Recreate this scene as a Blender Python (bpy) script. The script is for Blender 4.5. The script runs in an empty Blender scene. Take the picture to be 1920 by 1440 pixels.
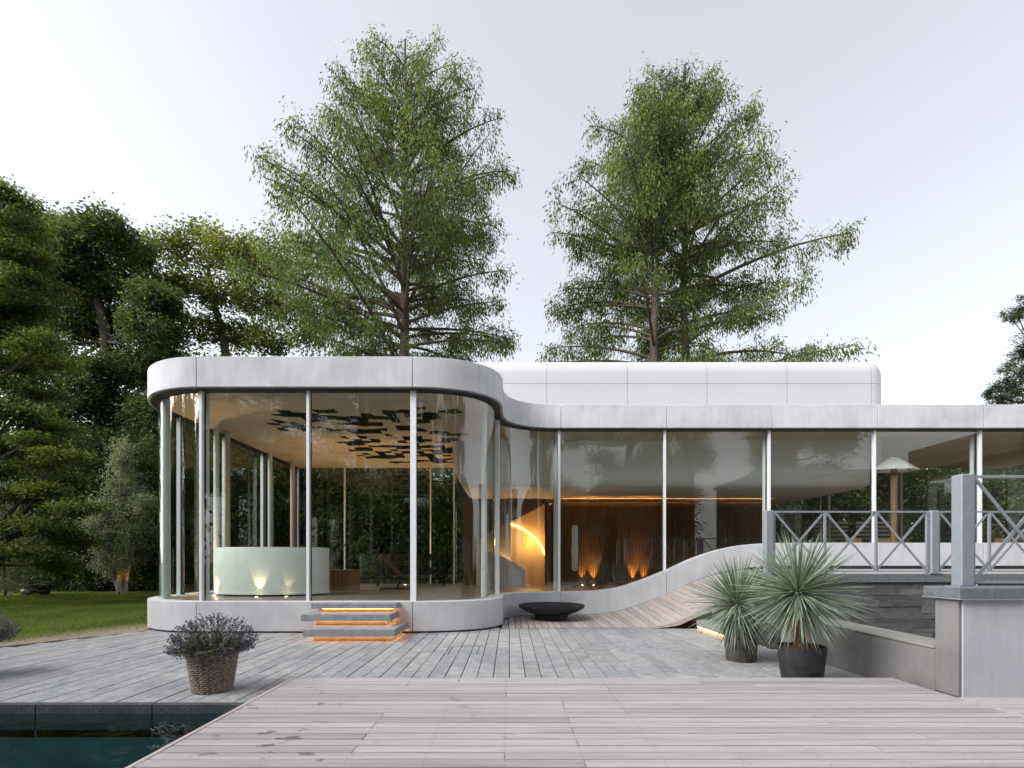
import bpy, bmesh, math, random
import numpy as np
from mathutils import Vector, Matrix
R = math.radians
scene = bpy.context.scene
C = scene.collection
# ------------------------------------------------------------------ camera
F, CX, HY, EZ = 950.0, 955.0, 1051.0, 1.5      # focal length and vanishing point in photo pixels, eye height
cam_d = bpy.data.cameras.new('camera'); cam = bpy.data.objects.new('camera', cam_d); C.objects.link(cam)
cam.location = (0, 0, EZ); cam.rotation_euler = (R(90), 0, 0)
cam_d.sensor_width = 36; cam_d.lens = F / 1920 * 36
cam_d.shift_x = (960 - CX) / 1920; cam_d.shift_y = (HY - 720) / 1920
cam_d.clip_start = .05; cam_d.clip_end = 2000
scene.camera = cam
# ------------------------------------------------------------------ sky, sun, exposure
SUN_EL, SUN_ROT = R(33), R(-120)
w = bpy.data.worlds.new('World'); scene.world = w; w.use_nodes = True
nt = w.node_tree; nt.nodes.clear()
sky = nt.nodes.new('ShaderNodeTexSky'); sky.sky_type = 'NISHITA'; sky.sun_disc = False
sky.sun_elevation = SUN_EL - R(8); sky.sun_rotation = SUN_ROT + R(28)   # the lamp is swung toward the viewer, off this glow, to brighten the facade
sky.air_density = 1.0; sky.dust_density = 1.6; sky.ozone_density = 1.0; sky.altitude = 0
hs = nt.nodes.new('ShaderNodeHueSaturation'); hs.inputs['Saturation'].default_value = .34
bg = nt.nodes.new('ShaderNodeBackground'); bg.inputs['Strength'].default_value = .078
wo = nt.nodes.new('ShaderNodeOutputWorld')
veil = nt.nodes.new('ShaderNodeMix'); veil.data_type = 'RGBA'; veil.blend_type = 'MIX'; veil.inputs[0].default_value = .5
veil.inputs[7].default_value = (1.98, 1.985, 2.06, 1)      # thin even evening haze over the clear sky
nt.links.new(sky.outputs[0], hs.inputs['Color']); nt.links.new(hs.outputs[0], veil.inputs[6]); nt.links.new(veil.outputs[2], bg.inputs['Color']); nt.links.new(bg.outputs[0], wo.inputs[0])
sun_d = bpy.data.lights.new('sun', 'SUN'); sun_d.energy = 1.35; sun_d.angle = R(55); sun_d.color = (1, .975, .955)
sun = bpy.data.objects.new('sun', sun_d); C.objects.link(sun)
sd = Vector((math.sin(SUN_ROT) * math.cos(SUN_EL), math.cos(SUN_ROT) * math.cos(SUN_EL), math.sin(SUN_EL)))
sun.rotation_euler = (-sd).to_track_quat('-Z', 'Y').to_euler()
scene.view_settings.view_transform = 'Standard'; scene.view_settings.look = 'None'
scene.view_settings.exposure = 2.3; scene.view_settings.gamma = 1
scene.render.engine = 'CYCLES'
cy = scene.cycles
cy.use_denoising = True; cy.max_bounces = 8; cy.diffuse_bounces = 3; cy.glossy_bounces = 3; cy.transmission_bounces = 4
cy.transparent_max_bounces = 14; cy.sample_clamp_indirect = 6; cy.caustics_reflective = False; cy.caustics_refractive = False

# ------------------------------------------------------------------ materials
def newmat(name):
    m = bpy.data.materials.new(name); m.use_nodes = True; n = m.node_tree; n.nodes.clear()
    o = n.nodes.new('ShaderNodeOutputMaterial'); return m, n, o
def nd(n, t, **k):
    x = n.nodes.new(t)
    for a, b in k.items(): setattr(x, a, b)
    return x
def noise(n, vec, scale, detail=4, rough=.55, dist=0):
    t = nd(n, 'ShaderNodeTexNoise'); t.inputs['Scale'].default_value = scale; t.inputs['Detail'].default_value = detail
    t.inputs['Roughness'].default_value = rough; t.inputs['Distortion'].default_value = dist
    n.links.new(vec, t.inputs['Vector']); return t.outputs['Fac']
def ramp(n, fac, stops):
    r = nd(n, 'ShaderNodeValToRGB'); e = r.color_ramp.elements
    while len(e) < len(stops): e.new(.5)
    for i, (p, c) in enumerate(stops): e[i].position = p; e[i].color = (*c, 1) if len(c) == 3 else c
    n.links.new(fac, r.inputs[0]); return r.outputs['Color']
def g(v): return (v, v, v)
def mixc(n, a, b, fac, mode='MIX'):
    m = nd(n, 'ShaderNodeMix', data_type='RGBA', blend_type=mode)
    for s, v in (('Factor', fac),):
        if isinstance(v, (int, float)): m.inputs[0].default_value = v
        else: n.links.new(v, m.inputs[0])
    for i, v in ((6, a), (7, b)):
        if isinstance(v, tuple): m.inputs[i].default_value = (*v, 1)
        else: n.links.new(v, m.inputs[i])
    return m.outputs[2]
def mapv(n, scale=(1, 1, 1), rnd=False):
    ge = nd(n, 'ShaderNodeNewGeometry'); mp = nd(n, 'ShaderNodeMapping'); mp.inputs['Scale'].default_value = scale
    n.links.new(ge.outputs['Position'], mp.inputs['Vector'])
    if rnd:
        oi = nd(n, 'ShaderNodeObjectInfo'); mu = nd(n, 'ShaderNodeMath', operation='MULTIPLY'); mu.inputs[1].default_value = 37
        n.links.new(oi.outputs['Random'], mu.inputs[0]); n.links.new(mu.outputs[0], mp.inputs['Location'])
    return mp.outputs[0]
def principled(n, o, col, rough=.6, metal=0, spec=.5, bump=None, bstr=.2, bdist=.01):
    p = nd(n, 'ShaderNodeBsdfPrincipled')
    if isinstance(col, tuple): p.inputs['Base Color'].default_value = (*col, 1)
    else: n.links.new(col, p.inputs['Base Color'])
    if isinstance(rough, (int, float)): p.inputs['Roughness'].default_value = rough
    else: n.links.new(rough, p.inputs['Roughness'])
    p.inputs['Metallic'].default_value = metal; p.inputs['Specular IOR Level'].default_value = spec
    if bump is not None:
        b = nd(n, 'ShaderNodeBump'); b.inputs['Strength'].default_value = bstr; b.inputs['Distance'].default_value = bdist
        n.links.new(bump, b.inputs['Height']); n.links.new(b.outputs[0], p.inputs['Normal'])
    n.links.new(p.outputs[0], o.inputs[0]); return p
def simple(name, c, rough=.6, metal=0, var=.12, scale=6, spec=.4, bump=.1, bs=60):
    m, n, o = newmat(name); v = mapv(n)
    f = noise(n, v, scale, 5)
    col = ramp(n, f, [(.3, tuple(x * (1 - var) for x in c)), (.7, tuple(min(1, x * (1 + var)) for x in c))])
    principled(n, o, col, rough, metal, spec, noise(n, v, bs, 3), bump, .004); return m
def concrete(name, c, stain=.14):
    m, n, o = newmat(name); v = mapv(n)
    a = noise(n, v, .9, 6, .6, .4); b = noise(n, mapv(n, (5, 5, .7)), 1.3, 5, .65); f = noise(n, v, 24, 5, .7)
    col = ramp(n, a, [(.3, tuple(x * (1 - stain) for x in c)), (.55, c), (.75, tuple(min(1, x * (1 + .07)) for x in c))])
    col = mixc(n, col, ramp(n, b, [(.3, g(.86)), (.6, g(1.0))]), .7, 'MULTIPLY')
    col = mixc(n, col, ramp(n, f, [(.25, g(.9)), (.5, g(1)), (.8, g(1.03))]), .8, 'MULTIPLY')
    vo = nd(n, 'ShaderNodeTexVoronoi'); vo.inputs['Scale'].default_value = 11; n.links.new(v, vo.inputs['Vector'])
    col = mixc(n, col, ramp(n, vo.outputs['Distance'], [(.0, g(.72)), (.035, g(1)), (1, g(1))]), .6, 'MULTIPLY')
    principled(n, o, col, .72, 0, .3, f, .12, .006); return m
def wood(name, c1, c2, axis='x', rough=.7, rnd=.22, grain=1.0, stains=False, spec=.25):
    m, n, o = newmat(name)
    sc = {'x': (.9, 26, 26), 'y': (26, .9, 26), 'z': (26, 26, .9)}[axis]
    v = mapv(n, sc, True); f = noise(n, v, 1.4 * grain, 6, .65, .6); big = noise(n, mapv(n, tuple(x * .25 for x in sc), True), 1, 3)
    col = ramp(n, f, [(.28, c1), (.62, c2)])
    col = mixc(n, col, ramp(n, big, [(.3, g(.82)), (.65, g(1.06))]), .8, 'MULTIPLY')
    oi = nd(n, 'ShaderNodeObjectInfo')
    col = mixc(n, col, ramp(n, oi.outputs['Random'], [(0, g(1 - rnd)), (.5, (1, .99, .985)), (1, (1, .965, .955))]), 1, 'MULTIPLY')
    ro = rough
    if stains:
        pv = mapv(n, (1, 2.4, 1)); s1 = noise(n, pv, 4.2, 4, .5); s2 = noise(n, mapv(n), .75, 2)
        a = ramp(n, s1, [(.62, g(0)), (.66, g(1))]); b = ramp(n, s2, [(.50, g(0)), (.56, g(1))])
        ge = nd(n, 'ShaderNodeNewGeometry'); sx = nd(n, 'ShaderNodeSeparateXYZ'); n.links.new(ge.outputs['Position'], sx.inputs[0])
        lim = nd(n, 'ShaderNodeMapRange'); lim.inputs[1].default_value = .4; lim.inputs[2].default_value = -.9; n.links.new(sx.outputs[0], lim.inputs[0])
        k = mixc(n, mixc(n, a, b, 1, 'MULTIPLY'), lim.outputs[0], 1, 'MULTIPLY')
        col = mixc(n, col, mixc(n, col, (.5, .44, .43), 1, 'MULTIPLY'), k)
    principled(n, o, col, ro, 0, spec, f, .25, .003); return m
def leafmat(name, dark, mid, light, clump=.7, trans=.32):
    m, n, o = newmat(name); ge = nd(n, 'ShaderNodeNewGeometry'); v = mapv(n)
    a = noise(n, v, clump, 3)
    ad = nd(n, 'ShaderNodeMath', operation='MULTIPLY_ADD'); ad.inputs[1].default_value = .38
    n.links.new(ge.outputs['Random Per Island'], ad.inputs[0])
    su = nd(n, 'ShaderNodeMath', operation='SUBTRACT'); su.inputs[1].default_value = .19; n.links.new(a, su.inputs[0]); n.links.new(su.outputs[0], ad.inputs[2])
    col = ramp(n, ad.outputs[0], [(.28, dark), (.5, mid), (.74, light)])
    p = nd(n, 'ShaderNodeBsdfPrincipled'); p.inputs['Roughness'].default_value = .55; p.inputs['Specular IOR Level'].default_value = .25
    t = nd(n, 'ShaderNodeBsdfTranslucent'); mx = nd(n, 'ShaderNodeMixShader'); mx.inputs[0].default_value = trans
    n.links.new(col, p.inputs['Base Color']); n.links.new(mixc(n, col, (1.25, 1.2, .7), 1, 'MULTIPLY'), t.inputs[0])
    n.links.new(p.outputs[0], mx.inputs[1]); n.links.new(t.outputs[0], mx.inputs[2]); n.links.new(mx.outputs[0], o.inputs[0]); return m
def emit(name, c, s):
    m, n, o = newmat(name); e = nd(n, 'ShaderNodeEmission'); e.inputs[0].default_value = (*c, 1); e.inputs[1].default_value = s
    n.links.new(e.outputs[0], o.inputs[0]); return m
def glassmat(name, tint, ior):
    m, n, o = newmat(name); ge = nd(n, 'ShaderNodeNewGeometry')
    fr = nd(n, 'ShaderNodeFresnel'); fr.inputs[0].default_value = ior
    inv = nd(n, 'ShaderNodeMath', operation='SUBTRACT'); inv.inputs[0].default_value = 1; n.links.new(ge.outputs['Backfacing'], inv.inputs[1])
    mu = nd(n, 'ShaderNodeMath', operation='MULTIPLY'); n.links.new(fr.outputs[0], mu.inputs[0]); n.links.new(inv.outputs[0], mu.inputs[1])
    tr = nd(n, 'ShaderNodeBsdfTransparent'); tr.inputs[0].default_value = (*tint, 1)
    gl = nd(n, 'ShaderNodeBsdfGlossy'); gl.inputs['Roughness'].default_value = 0; gl.inputs[0].default_value = (.95, .97, .95, 1)
    mx = nd(n, 'ShaderNodeMixShader'); n.links.new(mu.outputs[0], mx.inputs[0]); n.links.new(tr.outputs[0], mx.inputs[1]); n.links.new(gl.outputs[0], mx.inputs[2])
    n.links.new(mx.outputs[0], o.inputs[0]); return m
M = {}
M['concrete'] = concrete('pale_concrete', (.59, .60, .625), .2)
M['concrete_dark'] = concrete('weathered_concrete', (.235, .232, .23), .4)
M['concrete_ledge'] = concrete('ledge_concrete', (.30, .29, .265), .25)
M['concrete_block'] = concrete('render_concrete', (.52, .54, .585), .12)
M['ceiling'] = concrete('tan_concrete', (.60, .50, .37), .2)
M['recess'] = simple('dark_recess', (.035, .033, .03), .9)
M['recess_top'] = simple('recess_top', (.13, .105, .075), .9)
M['white_panel'] = simple('white_panel', (.50, .50, .52), .45, 0, .02, .6)
M['plaster'] = simple('soft_grey_plaster', (.72, .72, .69), .7, 0, .03, 1)
M['dark'] = simple('dark_gasket', (.03, .03, .032), .6)
M['white_metal'] = simple('white_metal', (.80, .81, .84), .35, .0, .03)
M['column'] = simple('column_paint', (.62, .68, .66), .4, 0, .04)
M['column_tan'] = simple('column_tan', (.48, .42, .34), .5, 0, .06)
M['glass'] = glassmat('clear_glass', (.96, .975, .96), 1.95)
M['glass_dark'] = glassmat('window_glass', (.55, .6, .6), 1.6)
M['deck'] = wood('silvered_deck', (.30, .287, .293), (.45, .432, .44), 'x', stains=True)
M['ramp'] = wood('silvered_ramp', (.34, .30, .285), (.50, .455, .435), 'y', rnd=.3)
M['floor'] = wood('brown_floor', (.17, .135, .11), (.27, .22, .18), 'y', .4)
M['slat'] = wood('brown_slat', (.12, .078, .048), (.26, .17, .105), 'z', .5)
M['box_wood'] = wood('oak_box', (.22, .14, .075), (.33, .22, .125), 'z', .5)
M['board'] = wood('dark_board', (.05, .042, .04), (.10, .085, .08), 'x', .7)
M['galv'] = simple('galvanised_steel', (.32, .35, .39), .5, .3, .06, 14, .5, .05, 90)
M['galv_dark'] = simple('zinc_cap', (.20, .225, .24), .5, .35, .2, 18, .5, .05, 60)
M['black_metal'] = simple('black_steel', (.022, .022, .025), .5, .2, .2, 8)
M['pot'] = simple('black_pot', (.03, .03, .033), .55, 0, .45, 7)
M['pot_grey'] = simple('grey_pot', (.085, .078, .075), .8, 0, .35, 12, .3, .4, 40)
M['soil'] = simple('bark_soil', (.12, .058, .03), .95, 0, .5, 50, .1, .8, 60)
M['wicker'] = simple('wicker', (.27, .225, .19), .75, 0, .5, 26)
M['bark'] = simple('bark', (.085, .068, .055), .9, 0, .4, 9, .2, .8, 30)
M['bark_grey'] = simple('bark_grey', (.12, .105, .09), .9, 0, .4, 9, .2, .8, 30)
M['birch'] = simple('birch_bark', (.55, .5, .45), .8, 0, .3, 14)
M['rubber'] = simple('rubber', (.02, .02, .02), .7)
M['brown_leather'] = simple('brown_leather', (.09, .05, .03), .5)
M['tan_fabric'] = simple('tan_fabric', (.5, .33, .18), .8)
M['paper'] = simple('paper', (.75, .74, .72), .8, 0, .03)
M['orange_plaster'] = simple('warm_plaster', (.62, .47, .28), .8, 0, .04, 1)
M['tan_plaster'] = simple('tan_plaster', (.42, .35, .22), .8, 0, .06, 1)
M['canvas'] = simple('canvas', (.75, .74, .72), .9, 0, .03)
M['warm_led'] = emit('warm_led', (1, .40, .11), 3.2)
M['cove_led'] = emit('cove_led', (1, .45, .12), 5)
M['yellow_led'] = emit('yellow_led', (1, .55, .12), 1.6)
M['lamp_disc'] = emit('lamp_disc', (1, .8, .5), 6)
M['water'] = None
def special():
    # granite for the steps and the coping
    m, n, o = newmat('granite'); v = mapv(n); f = noise(n, v, 90, 5, .8); b = noise(n, v, 7, 4)
    col = ramp(n, f, [(.36, (.11, .12, .135)), (.5, (.27, .285, .305)), (.62, (.46, .47, .49))])
    col = mixc(n, col, ramp(n, b, [(.3, g(.75)), (.7, g(1.1))]), .8, 'MULTIPLY')
    principled(n, o, col, .7, 0, .4, f, .3, .004); M['granite'] = m
    m, n, o = newmat('dark_granite'); v = mapv(n); f = noise(n, v, 90, 5, .8); b = noise(n, v, 5, 4)
    col = ramp(n, f, [(.36, (.025, .03, .034)), (.52, (.065, .072, .08)), (.64, (.15, .16, .17))])
    col = mixc(n, col, ramp(n, b, [(.3, g(.6)), (.7, g(1.1))]), .8, 'MULTIPLY')
    principled(n, o, col, .6, 0, .4, f, .3, .004); M['dark_granite'] = m
    # paving
    m, n, o = newmat('paving_stone'); v = mapv(n, (1, 1, 1), True); v0 = mapv(n, (1, 1, 1))
    f = noise(n, v, 5.5, 8, .72, .8); b = noise(n, v, 38, 5, .75); big = noise(n, v0, .7, 4, .6)
    col = ramp(n, f, [(.28, (.20, .21, .23)), (.5, (.30, .31, .328)), (.62, (.38, .382, .385)), (.78, (.46, .455, .44))])
    col = mixc(n, col, ramp(n, b, [(.28, g(.68)), (.5, g(1)), (.8, g(1.12))]), .9, 'MULTIPLY')
    col = mixc(n, col, ramp(n, big, [(.35, (.86, .87, .9)), (.6, (1.08, 1.05, 1.0))]), .9, 'MULTIPLY')
    oi = nd(n, 'ShaderNodeObjectInfo')
    col = mixc(n, col, ramp(n, oi.outputs['Random'], [(0, g(.88)), (.6, g(1.01)), (1, (1.12, 1.11, 1.08))]), 1, 'MULTIPLY')
    principled(n, o, col, .68, 0, .4, f, .5, .008); M['paving'] = m
    m, n, o = newmat('slate'); v = mapv(n, (1, 1, 3), True); f = noise(n, v, 5, 7, .7, .6)
    col = ramp(n, f, [(.3, (.06, .065, .07)), (.55, (.125, .13, .135)), (.75, (.2, .2, .195))])
    oi = nd(n, 'ShaderNodeObjectInfo')
    col = mixc(n, col, ramp(n, oi.outputs['Random'], [(0, g(.7)), (.6, g(1)), (1, g(1.35))]), 1, 'MULTIPLY')
    principled(n, o, col, .7, 0, .4, f, .5, .01); M['slate'] = m
    m, n, o = newmat('joint_dirt'); principled(n, o, (.03, .028, .026), .95, 0, .1); M['joint'] = m
    # lawn soil with worn strip along the paving
    m, n, o = newmat('lawn'); v = mapv(n); a = noise(n, v, .5, 4); b = noise(n, v, 18, 5, .8)
    ge = nd(n, 'ShaderNodeNewGeometry'); sx = nd(n, 'ShaderNodeSeparateXYZ'); n.links.new(ge.outputs['Position'], sx.inputs[0])
    gr = ramp(n, b, [(.3, (.04, .066, .015)), (.7, (.10, .14, .036))])
    dirt = ramp(n, b, [(.3, (.16, .125, .095)), (.7, (.40, .33, .25))])
    # distance to the paving edge: d = (-(X+7.67)*2.204+ (Y-10.96)) / 2.42
    d1 = nd(n, 'ShaderNodeMath', operation='MULTIPLY_ADD'); d1.inputs[1].default_value = -2.204 / 2.42; d1.inputs[2].default_value = -(7.67 * 2.204 + 10.96) / 2.42
    n.links.new(sx.outputs[0], d1.inputs[0])
    d2 = nd(n, 'ShaderNodeMath', operation='MULTIPLY_ADD'); d2.inputs[1].default_value = 1 / 2.42; n.links.new(sx.outputs[1], d2.inputs[0]); n.links.new(d1.outputs[0], d2.inputs[2])
    d3 = nd(n, 'ShaderNodeMath', operation='MULTIPLY_ADD'); d3.inputs[1].default_value = 1.6; n.links.new(a, d3.inputs[0]); n.links.new(d2.outputs[0], d3.inputs[2])
    k = ramp(n, nd(n, 'ShaderNodeMapRange').outputs[0], [(0, g(0)), (1, g(1))])
    mr = nd(n, 'ShaderNodeMapRange'); mr.inputs[1].default_value = 1.6; mr.inputs[2].default_value = 2.9; n.links.new(d3.outputs[0], mr.inputs[0])
    col = mixc(n, dirt, gr, mr.outputs[0])
    principled(n, o, col, .95, 0, .1, b, .6, .02); M['lawn'] = m
    # water
    m, n, o = newmat('pool_water'); ge = nd(n, 'ShaderNodeNewGeometry'); v = mapv(n, (1, 1.6, 1))
    h = noise(n, v, 2.2, 3, .5, .8); bp = nd(n, 'ShaderNodeBump'); bp.inputs['Strength'].default_value = .4; bp.inputs['Distance'].default_value = .05; n.links.new(h, bp.inputs['Height'])
    fr = nd(n, 'ShaderNodeFresnel'); fr.inputs[0].default_value = 1.33; n.links.new(bp.outputs[0], fr.inputs['Normal'])
    tr = nd(n, 'ShaderNodeBsdfTransparent'); tr.inputs[0].default_value = (.50, .74, .76, 1)
    gl = nd(n, 'ShaderNodeBsdfGlossy'); gl.inputs['Roughness'].default_value = .01; n.links.new(bp.outputs[0], gl.inputs['Normal'])
    mx = nd(n, 'ShaderNodeMixShader'); n.links.new(fr.outputs[0], mx.inputs[0]); n.links.new(tr.outputs[0], mx.inputs[1]); n.links.new(gl.outputs[0], mx.inputs[2]); n.links.new(mx.outputs[0], o.inputs[0]); M['water'] = m
    # frosted counter
    m, n, o = newmat('frosted_glass'); p = principled(n, o, (.72, .79, .76), .35, 0, .5)
    p.inputs['Subsurface Weight'].default_value = 0; M['frosted'] = m
special()
M['pool_tile'] = simple('pool_tile', (.06, .14, .155), .5, 0, .2, 3)
M['pool_floor'] = simple('pool_floor', (.085, .185, .205), .5, 0, .35, 1.2)
M['redwood_leaf'] = leafmat('redwood_leaf', (.036, .057, .015), (.098, .145, .034), (.20, .25, .064), .5, .44)
M['dark_leaf'] = leafmat('dark_leaf', (.036, .058, .028), (.085, .125, .054), (.155, .205, .085), .6, .45)
M['yellow_leaf'] = leafmat('yellow_leaf', (.05, .075, .022), (.13, .165, .045), (.25, .27, .075), .5, .45)
M['layer_leaf'] = leafmat('layer_leaf', (.03, .055, .018), (.085, .125, .034), (.19, .225, .05), .45, .4)
M['birch_leaf'] = leafmat('birch_leaf', (.12, .15, .095), (.25, .30, .20), (.42, .47, .34), 1.5, .4)
M['hedge_leaf'] = leafmat('hedge_leaf', (.024, .042, .02), (.062, .098, .04), (.135, .18, .07), .8, .42)
M['pine_leaf'] = leafmat('pine_leaf', (.02, .036, .026), (.05, .075, .05), (.11, .13, .06), .8, .2)
M['yucca_leaf'] = leafmat('yucca_leaf', (.11, .165, .13), (.225, .295, .23), (.42, .48, .38), 6, .15)
M['dead_leaf'] = leafmat('dead_leaf', (.25, .19, .12), (.36, .29, .2), (.5, .42, .3), 6, .15)
M['lavender_leaf'] = leafmat('lavender_leaf', (.03, .045, .025), (.07, .095, .05), (.14, .17, .09), 6, .2)
M['lavender_flower'] = leafmat('lavender_flower', (.075, .06, .095), (.14, .115, .165), (.24, .20, .27), 6, .25)
M['grass'] = leafmat('grass_blade', (.085, .135, .026), (.17, .235, .048), (.27, .31, .09), .6, .45)

# ------------------------------------------------------------------ builders
def finish(o, parent=None, kind=None, label=None, cat=None, group=None):
    C.objects.link(o)
    if parent is not None:
        o.parent = parent
        if parent.type == 'EMPTY' and parent.get('_w', 1): o.matrix_parent_inverse = Matrix.Translation(-parent.location)
    if kind: o['kind'] = kind
    if label: o['label'] = label
    if cat: o['category'] = cat
    if group: o['group'] = group
    return o
def thing(name, label, cat, loc=(0, 0, 0), group=None):
    e = bpy.data.objects.new(name, None); e.location = loc; e.empty_display_size = .2
    C.objects.link(e); e['label'] = label; e['category'] = cat
    if group: e['group'] = group
    return e
def copytree(o, loc, rz=0, sc=1, label=None, parent=None):
    c = o.copy(); C.objects.link(c)
    if parent is None:
        c.location = loc; c.rotation_euler = (0, 0, rz); c.scale = (sc, sc, sc) if not isinstance(sc, tuple) else sc
        if label: c['label'] = label
    else: c.parent = parent; c.matrix_parent_inverse = o.matrix_parent_inverse.copy()
    for ch in list(o.children): copytree(ch, None, parent=c)
    return c
class MB:
    def __init__(s): s.v = []; s.f = []
    def quad(s, a, b, c, d):
        i = len(s.v); s.v += [a, b, c, d]; s.f.append((i, i + 1, i + 2, i + 3))
    def hexa(s, p):   # p: 8 points, bottom 4 (ccw from above) then top 4
        i = len(s.v); s.v += list(p)
        s.f += [(i + 3, i + 2, i + 1, i), (i + 4, i + 5, i + 6, i + 7)] + [(i + k, i + (k + 1) % 4, i + 4 + (k + 1) % 4, i + 4 + k) for k in range(4)]
    def box(s, x0, x1, y0, y1, z0, z1):
        s.hexa([(x0, y0, z0), (x1, y0, z0), (x1, y1, z0), (x0, y1, z0), (x0, y0, z1), (x1, y0, z1), (x1, y1, z1), (x0, y1, z1)]); return s
    def bar(s, a, b, wx, wy, up=(0, 0, 1)):
        a, b = Vector(a), Vector(b); d = (b - a).normalized(); u = Vector(up)
        if abs(d.dot(u)) > .98: u = Vector((0, 1, 0))
        r = d.cross(u).normalized(); u = r.cross(d); q = []
        for c in (a, b):
            q += [c - r * wx / 2 - u * wy / 2, c + r * wx / 2 - u * wy / 2, c + r * wx / 2 + u * wy / 2, c - r * wx / 2 + u * wy / 2]
        s.hexa([tuple(x) for x in q]); return s
    def tube(s, pts, rad, n=6, cap=True):
        pts = [Vector(p) for p in pts]; i0 = len(s.v); N = len(pts)
        if isinstance(rad, (int, float)): rad = [rad] * N
        prev = None
        for k, p in enumerate(pts):
            d = (pts[min(k + 1, N - 1)] - pts[max(k - 1, 0)]).normalized()
            u = Vector((0, 0, 1)) if abs(d.z) < .9 else Vector((1, 0, 0))
            if prev is not None: u = prev
            r = d.cross(u)
            if r.length < 1e-5: r = d.cross(Vector((0, 1, 0)))
            r.normalize(); u = r.cross(d).normalized(); prev = u
            for j in range(n):
                a = 2 * math.pi * j / n; s.v.append(tuple(p + (r * math.cos(a) + u * math.sin(a)) * rad[k]))
        for k in range(N - 1):
            for j in range(n):
                a = i0 + k * n + j; b = i0 + k * n + (j + 1) % n; s.f.append((a, b, b + n, a + n))
        if cap:
            s.f.append(tuple(i0 + j for j in range(n - 1, -1, -1))); s.f.append(tuple(i0 + (N - 1) * n + j for j in range(n)))
        return s
    def lathe(s, prof, c=(0, 0, 0), n=40, sx=1, sy=1):
        i0 = len(s.v); N = len(prof)
        for r, z in prof:
            for j in range(n):
                a = 2 * math.pi * j / n; s.v.append((c[0] + r * sx * math.cos(a), c[1] + r * sy * math.sin(a), c[2] + z))
        for k in range(N - 1):
            for j in range(n):
                a = i0 + k * n + j; b = i0 + k * n + (j + 1) % n; s.f.append((a, b, b + n, a + n))
        s.f.append(tuple(i0 + j for j in range(n - 1, -1, -1))); s.f.append(tuple(i0 + (N - 1) * n + j for j in range(n)))
        return s
    def build(s, name, mat, parent=None, smooth=None, bevel=0, **k):
        me = bpy.data.meshes.new(name); me.from_pydata([tuple(v) for v in s.v], [], s.f); me.materials.append(mat)
        bm = bmesh.new(); bm.from_mesh(me); bmesh.ops.recalc_face_normals(bm, faces=bm.faces); bm.to_mesh(me); bm.free()
        if smooth:
            me.polygons.foreach_set('use_smooth', [True] * len(me.polygons)); me.set_sharp_from_angle(angle=R(smooth))
        o = bpy.data.objects.new(name, me)
        if bevel:
            b = o.modifiers.new('bevel', 'BEVEL'); b.width = bevel; b.segments = 2; b.limit_method = 'ANGLE'; b.angle_limit = R(40)
        return finish(o, parent, **k)
def quads_mesh(name, V, mat, tri=False):
    """V: (N,4,3) or (N,3,3) array of loose leaf faces"""
    n, k = V.shape[0], V.shape[1]
    me = bpy.data.meshes.new(name); me.vertices.add(n * k); me.vertices.foreach_set('co', V.astype(np.float32).ravel())
    me.loops.add(n * k); me.loops.foreach_set('vertex_index', np.arange(n * k, dtype=np.int32))
    me.polygons.add(n); me.polygons.foreach_set('loop_start', np.arange(0, n * k, k, dtype=np.int32))
    me.materials.append(mat); me.update(calc_edges=True); me.validate(); return bpy.data.objects.new(name, me)
def norm(a): return a / np.maximum(np.linalg.norm(a, axis=1, keepdims=True), 1e-6)
def leaves(p, d, L, W, rng, flat=0.0):
    """rhombic leaves at p along d"""
    n = len(p); d = norm(d); r = rng.normal(size=(n, 3)); r[:, 2] *= (1 - flat); s = norm(np.cross(d, np.cross(d, r) if False else r))
    if flat > 0:
        up = np.tile([[0, 0, 1.0]], (n, 1)) + rng.normal(size=(n, 3)) * (1 - flat); s = norm(np.cross(d, up))
    L = np.broadcast_to(L, n)[:, None]; W = np.broadcast_to(W, n)[:, None]
    return np.stack([p, p + d * L * .45 + s * W / 2, p + d * L, p + d * L * .45 - s * W / 2], 1)
def P(x, y, Y): return Vector(((x - CX) * Y / F, Y, EZ - (y - HY) * Y / F))
def px(x, Y): return (x - CX) * Y / F
def pz(y, Y): return EZ - (y - HY) * Y / F
def interp(x, pts):
    """monotone cubic interpolation"""
    X = [p[0] for p in pts]; Z = [p[1] for p in pts]; n = len(X)
    if x <= X[0]: return Z[0]
    if x >= X[-1]: return Z[-1]
    d = [(Z[i + 1] - Z[i]) / (X[i + 1] - X[i]) for i in range(n - 1)]
    m = [d[0]] + [0 if d[i - 1] * d[i] <= 0 else 2 * d[i - 1] * d[i] / (d[i - 1] + d[i]) for i in range(1, n - 1)] + [d[-1]]
    i = max(j for j in range(n - 1) if X[j] <= x); h = X[i + 1] - X[i]; t = (x - X[i]) / h
    return (2 * t**3 - 3 * t**2 + 1) * Z[i] + (t**3 - 2 * t**2 + t) * h * m[i] + (-2 * t**3 + 3 * t**2) * Z[i + 1] + (t**3 - t**2) * h * m[i + 1]

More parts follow.
